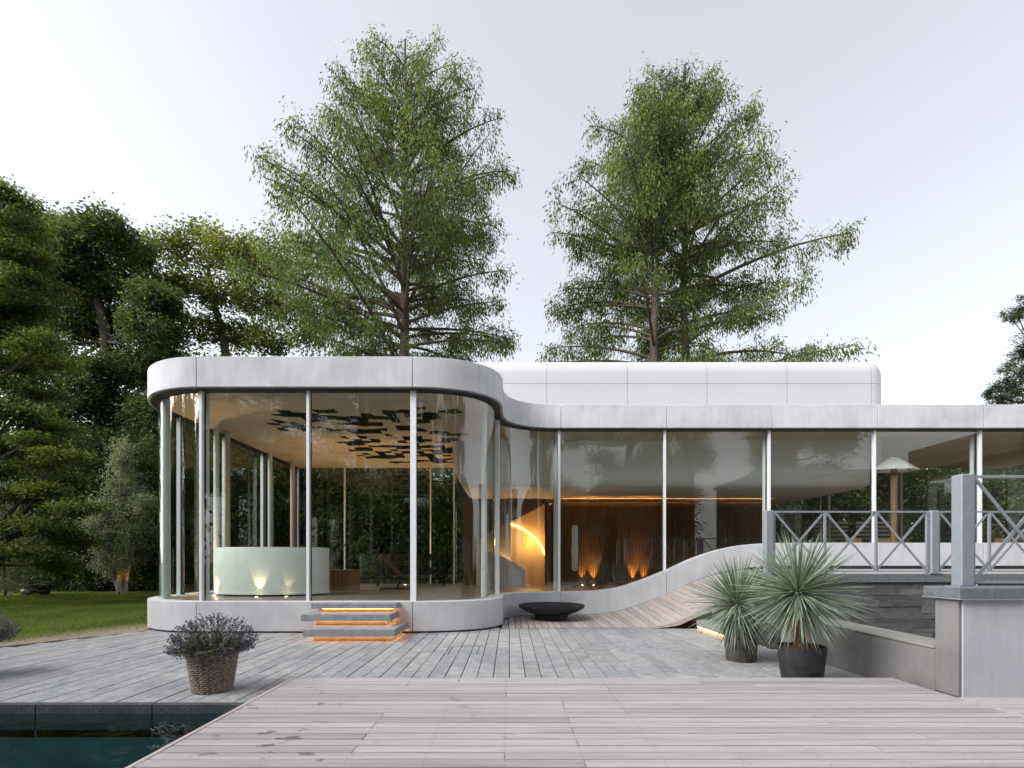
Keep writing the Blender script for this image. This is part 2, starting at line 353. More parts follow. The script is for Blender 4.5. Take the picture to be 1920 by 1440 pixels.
# ------------------------------------------------------------------ ground, lawn, pool
PX0, PX1, PY0, PY1 = -15.0, -2.62, -4.0, 5.26        # pool
b = MB()
for x0, x1, y0, y1 in ((-400, 400, PY1 + .3, 400), (-400, PX0, -300, PY1 + .3), (PX1 + .3, 400, -300, PY1 + .3), (PX0, PX1 + .3, -300, PY0)):
    b.quad((x0, y0, -.045), (x1, y0, -.045), (x1, y1, -.045), (x0, y1, -.045))
b.build('ground', M['lawn'], kind='structure')
b = MB(); b.box(PX0, PX1 + .2, PY0, PY1, -1.62, -1.6)
basin = b.build('pool_basin', M['pool_floor'], kind='structure')
b = MB(); b.box(PX0, PX1 + .4, PY1, PY1 + .2, -1.6, -.26); b.build('pool_wall', M['pool_tile'], basin)
b = MB(); b.box(PX1 + .2, PX1 + .4, PY0, PY1, -1.6, -.1); b.build('pool_wall', M['pool_tile'], basin)
b = MB(); b.box(PX0, PX1 + .2, PY1 - .42, PY1 - .004, -1.59, -1.0); b.build('pool_bench', M['pool_floor'], basin)
b = MB(); b.box(PX1 - .9, PX1 + .19, 1.5, PY1 - .43, -1.59, -.8); b.build('pool_bench', M['pool_floor'], basin)
b = MB(); b.lathe([(.0, .004), (.10, .004), (.12, 0), (.12, -.01)], (-3.9, 5.05, -.995), 24); b.build('pool_light_cover', M['white_panel'], basin, 40)
b = MB(); b.quad((PX0, PY0, -.086), (PX1 + .2, PY0, -.086), (PX1 + .2, PY1 - .001, -.086), (PX0, PY1 - .001, -.086))
b.build('pool_water', M['water'], kind='structure')
x = PX1 + .12
cop = None; k = 0
rng = random.Random(3)
coping = thing('pool_coping', 'dark granite coping along the far edge of the pool', 'coping', (-6, PY1, 0))
while x > PX0:
    b = MB(); b.box(x - 1.205, x - .004, PY1, PY1 + .085, -.34, .006 + rng.uniform(-.002, .002)); b.build('coping_stone', M['dark_granite'], coping, bevel=.005); x -= 1.21

# ------------------------------------------------------------------ outline of the pavilion
def bez(p0, p1, p2, p3, n):
    return [tuple((1 - t)**3 * a + 3 * (1 - t)**2 * t * b_ + 3 * (1 - t) * t * t * c + t**3 * d for a, b_, c, d in zip(p0, p1, p2, p3)) for t in [i / n for i in range(n + 1)]]
FY, WY = 10.47, 13.7
pts = [(-8.45, 19.9 - i * .25) for i in range(30)] + [(-6.45 - 2 * math.cos(a), 12.47 - 2 * math.sin(a)) for a in [math.pi / 2 * i / 40 for i in range(41)]]
pts += [(-6.45 + i * .15, FY) for i in range(1, 29)]
pts += bez((-2.1, FY, ), (-.95, FY), (-.15, 10.95), (-.15, 11.9), 36) + [(-.15, 12.05), (-.15, 12.25)]
pts += bez((-.15, 12.4), (-.15, 13.2), (.4, WY), (1.3, WY), 30) + [(1.4 + i * .15, WY) for i in range(120)]
_p = [pts[0]]
for q in pts[1:]:
    if math.dist(q, _p[-1]) > 1e-4: _p.append(q)
OUT = np.array(_p); SEG = np.linalg.norm(np.diff(OUT, axis=0), axis=1); CUM = np.concatenate([[0], np.cumsum(SEG)]); SMAX = CUM[-1]
TAN = np.gradient(OUT, CUM, axis=0); TAN /= np.linalg.norm(TAN, axis=1, keepdims=True); NRM = np.stack([TAN[:, 1], -TAN[:, 0]], 1)
def at(s, inset=0):
    x = np.interp(s, CUM, OUT[:, 0]); y = np.interp(s, CUM, OUT[:, 1]); nx = np.interp(s, CUM, NRM[:, 0]); ny = np.interp(s, CUM, NRM[:, 1])
    l = math.hypot(nx, ny); return x - nx / l * inset, y - ny / l * inset
def s_of_px(xp, inset, smin=None):
    ss = np.linspace(smin if smin else CUM[np.argmax(OUT[:, 1] <= 12.4)], SMAX, 6000)
    q = [at(s, inset) for s in ss]; pp = [CX + a / b_ * F for a, b_ in q]
    return ss[int(np.argmin([abs(v - xp) for v in pp]))]
S_CORNER = float(np.interp(-6.45, OUT[30:90, 0], CUM[30:90]))
S_WING = float(CUM[np.argmin(np.abs(OUT[:, 0] - 1.37) + np.abs(OUT[:, 1] - WY))])
def s_wing(X): return S_WING + (X - 1.37)
S_INF = float(CUM[np.argmin(np.hypot(OUT[:, 0] + .15, OUT[:, 1] - 12.3))])
S_773 = S_CORNER + (-2.0 + 6.45)
ZTOP = [(1.37, .66), (2.09, .665), (2.81, .74), (3.53, .95), (4.25, 1.235), (4.97, 1.56), (5.7, 1.80), (6.42, 1.93), (7.08, 1.975), (8, 1.98)]
def ztop(s):
    X = 1.37 + s - S_WING
    return .65 if X < 1.0 else .65 if X < 1.37 and False else interp(X, [(1.0, .65)] + ZTOP[1:])
def zbot(s): return ztop(s) - .625 + (.01 if s < S_WING else 0)
def strip(s0, s1, i0, i1, zb, zt):
    ss = [s0] + [float(c) for c in CUM if s0 + .03 < c < s1 - .03] + [s1]; m = MB(); m.n = len(ss)
    for s in ss:
        (ax, ay), (bx_, by) = at(s, i0), at(s, i1); lo, hi = zb(s), zt(s)
        m.v += [(ax, ay, lo), (ax, ay, hi), (bx_, by, hi), (bx_, by, lo)]
    for k in range(len(ss) - 1):
        for j in range(4):
            a = k * 4 + j; b_ = k * 4 + (j + 1) % 4; m.f.append((a, b_, b_ + 4, a + 4))
    e = (len(ss) - 1) * 4; m.f += [(0, 1, 2, 3), (e + 3, e + 2, e + 1, e)]; return m
pav = thing('glass_pavilion', 'long pavilion of curved glass between pale concrete roof band and plinth', 'building', (0, 14, 0))
S17 = CUM[8]
joints_f = [.02, S17, S_CORNER - .02, S_773, S_INF, S_WING] + [s_wing(x) for x in (4.22, 7.08, 9.94, 12.8, 15.65, 18.5)]
for a, c in zip(joints_f[:-1], joints_f[1:]):
    strip(a + .006, c - .006, 0, .22, lambda s: 5.09, lambda s: 5.72).build('roof_band_panel', M['concrete'], pav, 30, .008)
    strip(a + .006, c - .006, 0, .36, zbot, ztop).build('plinth_panel', M['concrete'], pav, 30, .008)
strip(.03, SMAX - .3, .03, .21, lambda s: 5.12, lambda s: 5.68).build('band_backing', M['dark'], pav, 30)
strip(.03, SMAX - .3, .03, .34, lambda s: zbot(s) - .07, lambda s: ztop(s) - .04).build('plinth_backing', M['dark'], pav, 30)
strip(.03, SMAX - .3, .07, .30, lambda s: 5.06, lambda s: 5.10).build('head_channel', M['dark'], pav, 30)
strip(.03, SMAX - .3, .05, .13, lambda s: 5.07, lambda s: 5.095).build('head_trim', M['galv_dark'], pav, 30)
# mullions and panes
GI = .20
mull = [(CUM[2], .05), (CUM[12], .05), (CUM[21], .05), (CUM[29], .05), (s_of_px(376.5, GI - .03), .055), (s_of_px(577, GI - .03), .055), (s_of_px(775, GI - .03), .125), (s_of_px(934.5, GI - .02, S_773), .03)]
mull += [(s_of_px(x, GI - .03, S_INF + .5), .06) for x in (1048.5, 1246.5, 1442.5, 1640, 1838.5)] + [(s_wing(15.6), .06), (s_wing(18.4), .06)]
for s, wd in mull:
    strip(s - wd / 2, s + wd / 2, GI - .045, GI + .05, lambda s_: ztop(s_) + .001, lambda s_: 5.075).build('mullion', M['white_metal'], pav, 30)
    (x, y) = at(s, GI + .09); 
    strip(s - wd * .42, s + wd * .42, GI + .051, GI + .13, lambda s_: ztop(s_) + .001, lambda s_: 5.075).build('mullion_core', M['dark'], pav, 30)
ends = [.05] + [m_[0] for m_ in mull] ; wds = [.0] + [m_[1] for m_ in mull]
for k in range(len(ends) - 1):
    a = ends[k] + wds[k] / 2 - .01; c = ends[k + 1] - wds[k + 1] / 2 + .01
    strip(a, c, GI - .012, GI + .012, lambda s_: ztop(s_) - .02, lambda s_: 5.075).build('glass_pane', M['glass'], pav, 30)
# inner columns
for X, Y, r_, mk in ((-6.56, 10.98, .055, 'column'), (-7.62, 11.25, .085, 'column'), (-7.82, 14.05, .075, 'column_tan'), (-7.85, 18.35, .08, 'column_tan'), (-7.98, 13.8, .07, 'column'), (-7.98, 16.9, .07, 'column'),
                     (px(1042, 14.2), 14.2, .06, 'column'), (px(1434, 14.2), 14.2, .065, 'column'), (px(1823, 14.2), 14.2, .06, 'column'), (-.62, 12.35, .07, 'column')):
    MB().lathe([(r_, 0), (r_, 4.5)], (X, Y, .605), 20).build('column', M[mk], pav, 40)
# roof slab, floor, ceiling with recesses
def polyface(loops, z, name, mat, parent, thick=0, **k):
    bm = bmesh.new(); es = []
    for lp in loops:
        vs = [bm.verts.new((x, y, z)) for x, y in lp]; es += [bm.edges.new((vs[i], vs[(i + 1) % len(vs)])) for i in range(len(vs))]
    bmesh.ops.triangle_fill(bm, edges=es, use_beauty=True)
    if thick:
        r = bmesh.ops.extrude_face_region(bm, geom=list(bm.faces)); bmesh.ops.translate(bm, verts=[v for v in r['geom'] if isinstance(v, bmesh.types.BMVert)], vec=(0, 0, thick))
    bmesh.ops.recalc_face_normals(bm, faces=bm.faces)
    me = bpy.data.meshes.new(name); bm.to_mesh(me); bm.free(); me.materials.append(mat); return finish(bpy.data.objects.new(name, me), parent, **k)
inner = [tuple(map(float, at(s, .24))) for s in CUM[::2]]
inner2 = [tuple(map(float, at(s, .37))) for s in CUM[::2]]
BY = 19.75
plan = [(inner[0][0], BY)] + [q for q in inner if q[1] < BY] + [(inner[-1][0], BY)]
plan2 = [(inner2[0][0], BY)] + [q for q in inner2 if q[1] < BY] + [(inner2[-1][0], BY)]
polyface([plan], 5.40, 'roof_slab', M['concrete'], pav, .2)
polyface([plan2], .50, 'floor_slab', M['floor'], pav, .10)
RX0, RX1, RY0, RY1 = -6.9, -.9, 11.5, 19.0
polyface([plan, [(RX0, RY0), (RX1, RY0), (RX1, RY1), (RX0, RY1)]], 5.10, 'ceiling', M['ceiling'], pav)
rr = random.Random(11); nx_, ny_ = 22, 26
def gp(i, j):
    r2 = random.Random(i * 131 + j * 7); e = 0 < i < nx_ and 0 < j < ny_
    return (RX0 + (RX1 - RX0) * i / nx_ + (r2.uniform(-.07, .07) if e else 0), RY0 + (RY1 - RY0) * j / ny_ + (r2.uniform(-.1, .1) if e else 0))
rec = set()
for _ in range(82):
    j = rr.randint(2, ny_ - 2); i = rr.randint(2 if j < 9 else 4, nx_ - 3)
    if j > 14: i = rr.randint(6, nx_ - 3)
    for k in range(rr.randint(2, 4)):
        rec.add((i, j)); i = min(nx_ - 2, i + 1)
        if rr.random() < .4: j = min(ny_ - 2, max(1, j + rr.choice((-1, 1))))
flat = MB(); UP = .3; todo = set(rec)
for i in range(nx_):
    for j in range(ny_):
        if (i, j) not in rec: flat.quad(*[(*gp(a, c), 5.10) for a, c in ((i, j), (i + 1, j), (i + 1, j + 1), (i, j + 1))])
flat.build('ceiling_field', M['ceiling'], pav)
while todo:
    comp = [todo.pop()]
    for (i, j) in comp:
        for d in ((0, 1), (1, 0), (0, -1), (-1, 0)):
            q = (i + d[0], j + d[1])
            if q in todo: todo.remove(q); comp.append(q)
    wall, top = MB(), MB()
    for (i, j) in comp:
        q = [gp(i, j), gp(i + 1, j), gp(i + 1, j + 1), gp(i, j + 1)]; top.quad(*[(a, b_, 5.10 + UP) for a, b_ in q])
        for (di, dj), (a, c) in (((0, -1), (q[0], q[1])), ((1, 0), (q[1], q[2])), ((0, 1), (q[2], q[3])), ((-1, 0), (q[3], q[0]))):
            if (i + di, j + dj) not in rec: wall.quad((*a, 5.10), (*c, 5.10), (*c, 5.10 + UP), (*a, 5.10 + UP))
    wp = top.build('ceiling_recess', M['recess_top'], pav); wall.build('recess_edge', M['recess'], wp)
# rear glass wall
xs = [-8.2, px(648, BY), px(808, BY), -2.15]
for a, c in zip(xs[:-1], xs[1:]):
    MB().box(a + .02, c - .02, BY - .11, BY - .09, .6, 5.09).build('rear_pane', M['glass'], pav)
for x in xs: MB().box(x - .025, x + .025, BY - .14, BY - .05, .601, 5.09).build('rear_mullion', M['white_metal'], pav)
xs = [9.6, 12.4, 15.2, 18]
for a, c in zip(xs[:-1], xs[1:]):
    MB().box(a + .02, c - .02, BY - .11, BY - .09, .6, 5.09).build('rear_pane', M['glass'], pav)
for x in xs: MB().box(x - .03, x + .03, BY - .14, BY - .05, .601, 5.09).build('rear_mullion', M['white_metal'], pav)
MB().box(6.9, 18.4, 14.4, 19.6, .61, 1.30).build('raised_floor', M['floor'], pav)
# white rounded volume through the roof
VX0, VX1, VY0, VY1, VZ0, VZ1, VR = -1.75, 11.40, 15.2, 21.0, 3.75, 7.60, .5
def vloop(e, xs_f=()):
    r_ = max(VR - e, .004); out = []
    for cx_, cy_, a0 in ((VX0 + VR, VY0 + VR, 180), (VX1 - VR, VY0 + VR, 270), (VX1 - VR, VY1 - VR, 0), (VX0 + VR, VY1 - VR, 90)):
        out += [(cx_ + r_ * math.cos(R(a0 + k * 9)), cy_ + r_ * math.sin(R(a0 + k * 9))) for k in range(11)]
        if a0 == 180: out += [(x_, VY0 + VR - r_) for x_ in xs_f]
    return out
def loft(levels, xs_f, keep=None):
    m = MB(); n = None
    for z, e in levels:
        lp = vloop(e, xs_f); n = len(lp); m.v += [(x_, y_, z) for x_, y_ in lp]
    for k in range(len(levels) - 1):
        for j in range(n):
            a = k * n + j; b_ = k * n + (j + 1) % n
            if keep is None or keep(k, m.v[a], m.v[b_]): m.f.append((a, b_, b_ + n, a + n))
    return m, n
BR = 1.05
lev = [(VZ0 + BR - BR * math.cos(R(t)), .49 * (1 - math.sin(R(t)))) for t in range(0, 91, 6)] + [(5.45, 0)]
m, n = loft(lev, []); m.f.append(tuple(range(n - 1, -1, -1))); m.build('suspended_volume', M['plaster'], pav, 35)
jx = [px(x_, VY0) for x_ in (1025, 1176.5, 1326, 1476)] + [10.86]
xf = sorted([x_ + d for x_ in jx for d in (-.004, .004)])
zj = pz(719, VY0)
lev = [(5.45, .015), (VZ1 - .5, .015)] + [(VZ1 - .5 + .485 * math.sin(R(t)), .015 + .45 * (1 - math.cos(R(t)))) for t in range(9, 91, 9)]
m, n = loft(lev, []); m.f.append(tuple(range((len(lev) - 1) * n, len(lev) * n))); m.build('volume_core', M['dark'], pav, 35)
lev = [(5.45, 0), (zj - .004, 0), (zj + .004, 0), (VZ1 - .5, 0)] + [(VZ1 - .5 + .5 * math.sin(R(t)), .46 * (1 - math.cos(R(t)))) for t in range(6, 91, 6)]
edges = [-9] + jx + [99]
for bi in range(2):
    for i in range(len(edges) - 1):
        lo, hi = edges[i] + .003, edges[i + 1] - .003
        def keep(k, a, c, lo=lo, hi=hi, bi=bi):
            if (k == 0) != (bi == 0) or k == 1: return False
            mx_ = (a[0] + c[0]) / 2; front = (a[1] + c[1]) / 2 < VY0 + 3
            if abs(a[0] - c[0]) < .02 and a[1] < VY0 + .52 and c[1] < VY0 + .52 and any(abs(mx_ - q) < .003 for q in jx): return False
            if not front: return i == len(edges) - 2 and False or (i == 0)
            return lo <= mx_ <= hi
        m, n = loft(lev, xf, keep)
        if m.f:
            used = sorted({q for f_ in m.f for q in f_}); mp = {q: k for k, q in enumerate(used)}
            m2 = MB(); m2.v = [m.v[q] for q in used]; m2.f = [tuple(mp[q] for q in f_) for f_ in m.f]; m2.build('volume_panel', M['white_panel'], pav, 35)
MB().box(VX0 + .5, VX1 - .5, VY0 + .45, VY1 - .45, VZ1 - .03, VZ1 - .004).build('volume_lid', M['white_panel'], pav)
# slatted core under the volume, with the stair opening
SY = 18.55
slat = MB(); x = -1.68
def z_open(x_):
    return interp(x_, [(-1.25, 1.9), (-1.1, 2.25), (-.8, 2.5), (-.3, 2.8), (.1, 2.95), (.7, 3.25), (1.36, 3.62)]) if -1.25 < x_ < 1.36 else .6
while x < 9.55:
    z0 = z_open(x); slat.box(x, x + .036, SY - .045, SY - .002, z0, 3.62 if x > 1.4 else 3.80); x += .062
slat.build('wall_slats', M['slat'], pav, kind='stuff')
b = MB(); x = -1.7
while x < 9.59:
    x2 = min(x + .12, 9.6); z0 = z_open(x + .06); b.box(x, x2, SY, SY + .08, z0, 3.80); x = x2
b.build('wall_backing', M['dark'], pav)
MB().box(1.39, 1.47, SY - .05, SY + 1.1, .6, 3.78).build('stair_jamb', M['slat'], pav)
MB().box(9.6, 9.68, SY - .05, BY - .1, .6, 3.78).build('wall_return', M['slat'], pav)
b = MB(); N = 24
for k in range(N):
    a0, a1 = R(180 + 90 * k / N * 1.0), R(180 + 90 * (k + 1) / N)
    q = [(.15 + 1.4 * math.cos(a), SY + 1.45 + 1.2 * math.sin(a)) for a in (a0, a1)]
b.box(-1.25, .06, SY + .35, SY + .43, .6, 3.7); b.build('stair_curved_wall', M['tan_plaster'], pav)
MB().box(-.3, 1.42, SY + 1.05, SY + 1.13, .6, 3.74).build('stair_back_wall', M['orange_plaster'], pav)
b = MB(); tp = [P(xp, yp, SY + 1.0) for xp, yp in ((955, 982), (975, 988), (992, 999), (1006, 1012), (1016, 1025), (1022, 1040))]
b.tube([tuple(q) for q in tp], .035, 8); b.build('stair_light_strip', M['yellow_led'], pav, 40)
b = MB(); cs = []
for k in range(13):
    t = k / 12; xx = px(895 + 90 * t, SY - .5); cs.append((xx, 1.5 + .45 * math.sin(t * math.pi * .5 + 1.2) - t * .5))
for (xa, za), (xb_, zb_) in zip(cs[:-1], cs[1:]):
    b.hexa([(xa, SY - .55, .6), (xb_, SY - .55, .6), (xb_, SY - .45, .6), (xa, SY - .45, .6), (xa, SY - .55, za), (xb_, SY - .55, zb_), (xb_, SY - .45, zb_), (xa, SY - .45, za)])
b.build('stair_parapet', M['white_panel'], pav)
def lamp(kind, loc, energy, color, target=None, size=R(60), blend=.6, rad=.03, name='lamp'):
    d = bpy.data.lights.new(name, kind); d.energy = energy; d.color = color; d.shadow_soft_size = rad
    o = bpy.data.objects.new(name, d); C.objects.link(o); o.location = loc
    if kind == 'SPOT':
        d.spot_size = size; d.spot_blend = blend; o.rotation_euler = (Vector(target) - Vector(loc)).to_track_quat('-Z', 'Y').to_euler()
    return o
WARM = (1, .62, .32)
lamp('POINT', (.8, SY + .55, 2.2), 9, (1, .52, .16), rad=.12, name='stair_lamp')
lamp('POINT', (-.3, SY + .1, 1.3), 5, (1, .62, .25), rad=.08, name='stair_lamp')
MB().box(1.5, 9.5, SY - .075, SY - .05, 3.56, 3.575).build('cove_light', M['cove_led'], pav)
MB().box(1.5, 9.5, SY - .11, SY - .09, 3.50, 3.60).build('cove_lip', M['slat'], pav)
MB().box(1.5, 9.5, SY - .112, SY - .04, 3.49, 3.50).build('cove_shelf', M['slat'], pav)

# ------------------------------------------------------------------ things inside
c0 = (px(513, 13.35), 13.3, .602)
ct = thing('curved_counter', 'milky glass curved counter glowing warm at its foot behind the left panes', 'counter', c0)
MB().lathe([(1.44, .04), (1.47, .05), (1.47, 1.20), (1.455, 1.22), (1.40, 1.22)], c0, 72, 1, .5).build('shell', M['frosted'], ct, 40)
MB().lathe([(1.40, 0), (1.40, .045)], c0, 72, 1, .48).build('base', M['dark'], ct, 40)
MB().lathe([(1.452, 1.221), (1.452, 1.236)], c0, 72, 1, .5).build('worktop', M['white_metal'], ct, 40)
def floorlight(xp, yp, Y, z, tgt, e, label, size=50, col=WARM):
    o = Vector((px(xp, Y), Y, z)); t = thing('floor_uplight', label, 'light', o)
    MB().lathe([(.05, 0), (.05, .008), (.035, .010)], o, 20).build('rim', M['galv'], t, 40)
    MB().lathe([(.033, .0085), (.033, .0125)], o, 20).build('lens', M['lamp_disc'], t, 40)
    l = lamp('SPOT', o + Vector((0, 0, .03)), e, col, Vector((o.x, Y, z)) + Vector(tgt), R(size), .8, .02, 'uplight_beam'); return t
floorlight(481, 1122, 12.42, .602, (.03, .22, .9), 7, 'small round floor light shining up the middle of the milky counter', 55, (1, .72, .4))
floorlight(401, 1117, 12.9, .602, (-.3, .2, 1), 45, 'small round floor light left of the milky counter', 120)
floorlight(655, 1082, 16.2, .602, (.1, .2, 1), 50, 'small round floor light by the low wooden cabinet', 110)
floorlight(760, 1090, 18.6, .602, (0, 0, 1), 45, 'small round floor light behind the dumbbell rack', 120)
floorlight(537, 1122, 12.5, .602, (.02, .25, 1), 1.5, 'small round floor light right of centre before the milky counter', 50, (1, .72, .4))
for xp, q in ((1092, 'leftmost'), (1113, 'second from left'), (1188, 'third from left'), (1208, 'rightmost')):
    floorlight(xp, 1093, SY - .17, .602, (0, .10, 1), 44 if q[0] in 's' or q[0] == 't' else 26, f'orange floor light washing the slatted wall, {q} of four', 46, (1, .42, .07))
# paper floor lamp
o = Vector((px(1078, 17.0), 17.0, .602)); t = thing('paper_floor_lamp', 'tall slim white paper lamp before the slatted wall', 'lamp', o)
MB().lathe([(.14, 0), (.14, .02), (.02, .03), (.02, .55)], o, 20).build('foot', M['black_metal'], t, 40)
MB().lathe([(.06, .55), (.11, .62), (.10, .9), (.115, 1.2), (.10, 1.5), (.11, 1.9), (.10, 2.03), (.05, 2.08)], o, 20).build('shade', M['paper'], t, 50)
# wooden box
o = Vector((px(640, 14.6), 14.6, .602)); t = thing('wooden_cabinet', 'low brown wooden cabinet at the right end of the milky counter', 'cabinet', o)
MB().box(o.x - .38, o.x + .36, 14.1, 15.2, .602, 1.20).build('body', M['box_wood'], t, bevel=.006)
MB().box(o.x - .40, o.x + .38, 14.08, 15.22, 1.2, 1.235).build('top', M['box_wood'], t, bevel=.005)
for k in range(5): MB().box(o.x - .30 + k * .125, o.x - .292 + k * .125, 14.09, 14.098, .64, 1.18).build('groove', M['dark'], t)
# boom lamp
o = Vector((px(650, 15.6), 15.6, .602)); t = thing('boom_lamp', 'black floor lamp with a long slanted boom behind the counter', 'lamp', o)
MB().lathe([(.2, 0), (.2, .03), (.015, .04), (.015, 1.5)], o, 20).build('stand', M['black_metal'], t, 40)
MB().bar(o + Vector((-.25, 0, 1.15)), o + Vector((.65, 0, 2.2)), .03, .03).build('boom', M['black_metal'], t)
MB().lathe([(.09, -.16), (.10, -.14), (.03, 0)], o + Vector((.66, 0, 2.2)), 16).build('shade', M['black_metal'], t, 40)
# training corner: incline bench and rack with dumbbells
o = Vector((px(745, 15.4), 15.4, .602)); t = thing('incline_bench', 'brown padded incline training bench standing before the dumbbell rack', 'bench', o)
MB().bar(o + Vector((-.45, 0, 1.05)), o + Vector((.15, 0, .42)), .30, .09).build('backrest', M['brown_leather'], t, bevel=.02)
MB().bar(o + Vector((.18, 0, .40)), o + Vector((.58, 0, .46)), .30, .09).build('seat', M['brown_leather'], t, bevel=.02)
MB().bar(o + Vector((-.5, 0, .05)), o + Vector((.6, 0, .05)), .06, .06).build('frame', M['black_metal'], t)
for xx in (-.45, .5): MB().bar(o + Vector((xx, -.25, .03)), o + Vector((xx, .25, .03)), .06, .06).build('foot', M['black_metal'], t)
MB().bar(o + Vector((0, 0, .05)), o + Vector((.1, 0, .42)), .06, .06).build('post', M['black_metal'], t)
o = Vector((px(770, 17.6), 17.6, .602)); t = thing('dumbbell_rack', 'black two shelf dumbbell rack by the rear glass', 'rack', o)
for xx in (-1.15, 1.15):
    MB().bar(o + Vector((xx, 0, 0)), o + Vector((xx, .1, 1.05)), .07, .07).build('upright', M['black_metal'], t)
for zz in (.42, .9): MB().box(o.x - 1.2, o.x + 1.2, 17.4, 17.72, .602 + zz, .602 + zz + .04).build('shelf', M['black_metal'], t)
for zi, zz in enumerate((.46, .94)):
    for k in range(8):
        q = Vector((o.x - 1.0 + k * .285, 17.42, .602 + zz + .095)); r_ = .094 - .004 * (k % 3)
        d = thing('dumbbell', f'black round dumbbell, {["first", "second", "third", "fourth", "fifth", "sixth", "seventh", "eighth"][k]} from the left on the {["lower", "upper"][zi]} shelf of the rack', 'dumbbell', (q.x, q.y, .602 + zz), 'dumbbells on the rack')
        for dy in (0, .2):
            MB().tube([q + Vector((0, dy, 0)), q + Vector((0, dy + .09, 0))], r_, 16).build('weight', M['rubber'], d, 40)
        MB().tube([q + Vector((0, .09, 0)), q + Vector((0, .2, 0))], .016, 8).build('handle', M['galv'], d, 40)
# chairs on the raised floor in the right wing
cdesc = {1592: 'tan dining chair seen between the first crossed railing bars', 1650: 'tan dining chair behind the second wing pane from the right', 1868: 'tan dining chair glimpsed at the far right behind the tall post'}
for xp, lb in cdesc.items():
    o = Vector((px(xp, 16.6), 16.6, 1.302)); t = thing('dining_chair', lb, 'chair', o, 'tan chairs in the right wing')
    MB().box(o.x - .24, o.x + .24, 16.38, 16.84, 1.72, 1.78).build('seat', M['tan_fabric'], t, bevel=.02)
    MB().box(o.x - .25, o.x + .25, 16.36, 16.42, 1.80, 2.22).build('backrest', M['tan_fabric'], t, bevel=.02)
    for sx in (-.2, .2):
        for sy in (16.4, 16.8): MB().bar((o.x + sx, sy, 1.302), (o.x + sx, sy, 1.725), .03, .03).build('leg', M['black_metal'], t)
        MB().bar((o.x + sx, 16.43, 1.76), (o.x + sx, 16.425, 2.0), .025, .025).build('back_post', M['black_metal'], t)

# ------------------------------------------------------------------ stone paving
def outline_y(X):
    if X < -6.45: return 12.47 - math.sqrt(max(0, 4 - (X + 6.45)**2))
    if X <= -2.1: return FY
    i = (OUT[:, 1] < 11.95) & (OUT[:, 0] >= -2.15); return float(np.interp(X, OUT[i][:, 0], OUT[i][:, 1]))
pave = bpy.data.objects.new('paving', None); C.objects.link(pave); pave['kind'] = 'structure'; pave.location = (-2, 8, 0)
rng = random.Random(5); st = []; SW = .2085; DK = 6.02
k = -52
for k in range(-52, 23):
    X0, X1 = k * SW, (k + 1) * SW; Xm = (X0 + X1) / 2
    if X1 > 4.6: break
    ys = 5.355 if X0 < -2.62 else DK + .02 - .1
    if Xm < -.15: ye = outline_y(max(Xm, -8.44)) + .12 if Xm > -8.44 else 99
    else: ye = 11.19
    if Xm > 4.1: ye = 9.2
    if Xm < -7.6: ye = min(ye, 10.96 + (Xm + 7.67) * 2.204)
    if ye < ys + .1: continue
    y = ys
    first = rng.uniform(.25, .9)
    while y < ye - .001:
        L = first if y == ys else rng.choice((.6, .8, .9, 1.1, 1.3, 1.5)) * rng.uniform(.9, 1.1)
        y2 = min(y + L, ye)
        if ye - y2 < .12: y2 = ye
        dz = rng.uniform(-.003, .003)
        st.append((X0 + .0055, X1 - .0055, y + .002, y2 - .002, dz)); y = y2
# an access hatch frame is set flush into the paving
vis = sorted(st, key=lambda q: -((q[1] - q[0]) * (q[3] - q[2]) / ((q[2] + q[3]) / 2)**3) if abs((q[0] / q[2])) < 1.05 else 1)
rest = MB()
def stone(mb, q):
    x0, x1, y0, y1, dz = q; e = .003
    mb.hexa([(x0, y0, -.035), (x1, y0, -.035), (x1, y1, -.035), (x0, y1, -.035), (x0, y0, dz - e), (x1, y0, dz - e), (x1, y1, dz - e), (x0, y1, dz - e)])
    mb.f.pop(-5); i = len(mb.v); mb.v += [(x0 + e, y0 + e, dz), (x1 - e, y0 + e, dz), (x1 - e, y1 - e, dz), (x0 + e, y1 - e, dz)]
    for a in range(4): mb.f.append((i - 4 + a, i - 4 + (a + 1) % 4, i + (a + 1) % 4, i + a))
    mb.f.append((i, i + 1, i + 2, i + 3))
for i, q in enumerate(vis):
    if i < 295:
        b = MB(); stone(b, q); b.build('paving_stone', M['paving'], pave)
    else: stone(rest, q)
if rest.f: rest.build('paving_remainder', M['paving'], pave, kind='stuff')
b = MB(); b.quad((-11.2, 5.30, -.03), (4.62, 5.30, -.03), (4.62, 11.6, -.03), (-7.55, 11.6, -.03)); b.build('paving_bed', M['joint'], pave)
# hatch frame
hx0, hx1, hy0, hy1 = px(845, 8.6), px(898, 8.6), 8.05, 8.85
b = MB()
for x0, x1, y0, y1 in ((hx0, hx1, hy1, hy1 + .015), (hx0, hx0 + .015, hy0, hy1), (hx1 - .015, hx1, hy0, hy1)): b.box(x0, x1, y0, y1, -.02, .0045)
b.build('access_hatch_frame', M['galv_dark'], None, label='thin metal frame of an access hatch set flush in the grey paving', cat='hatch')

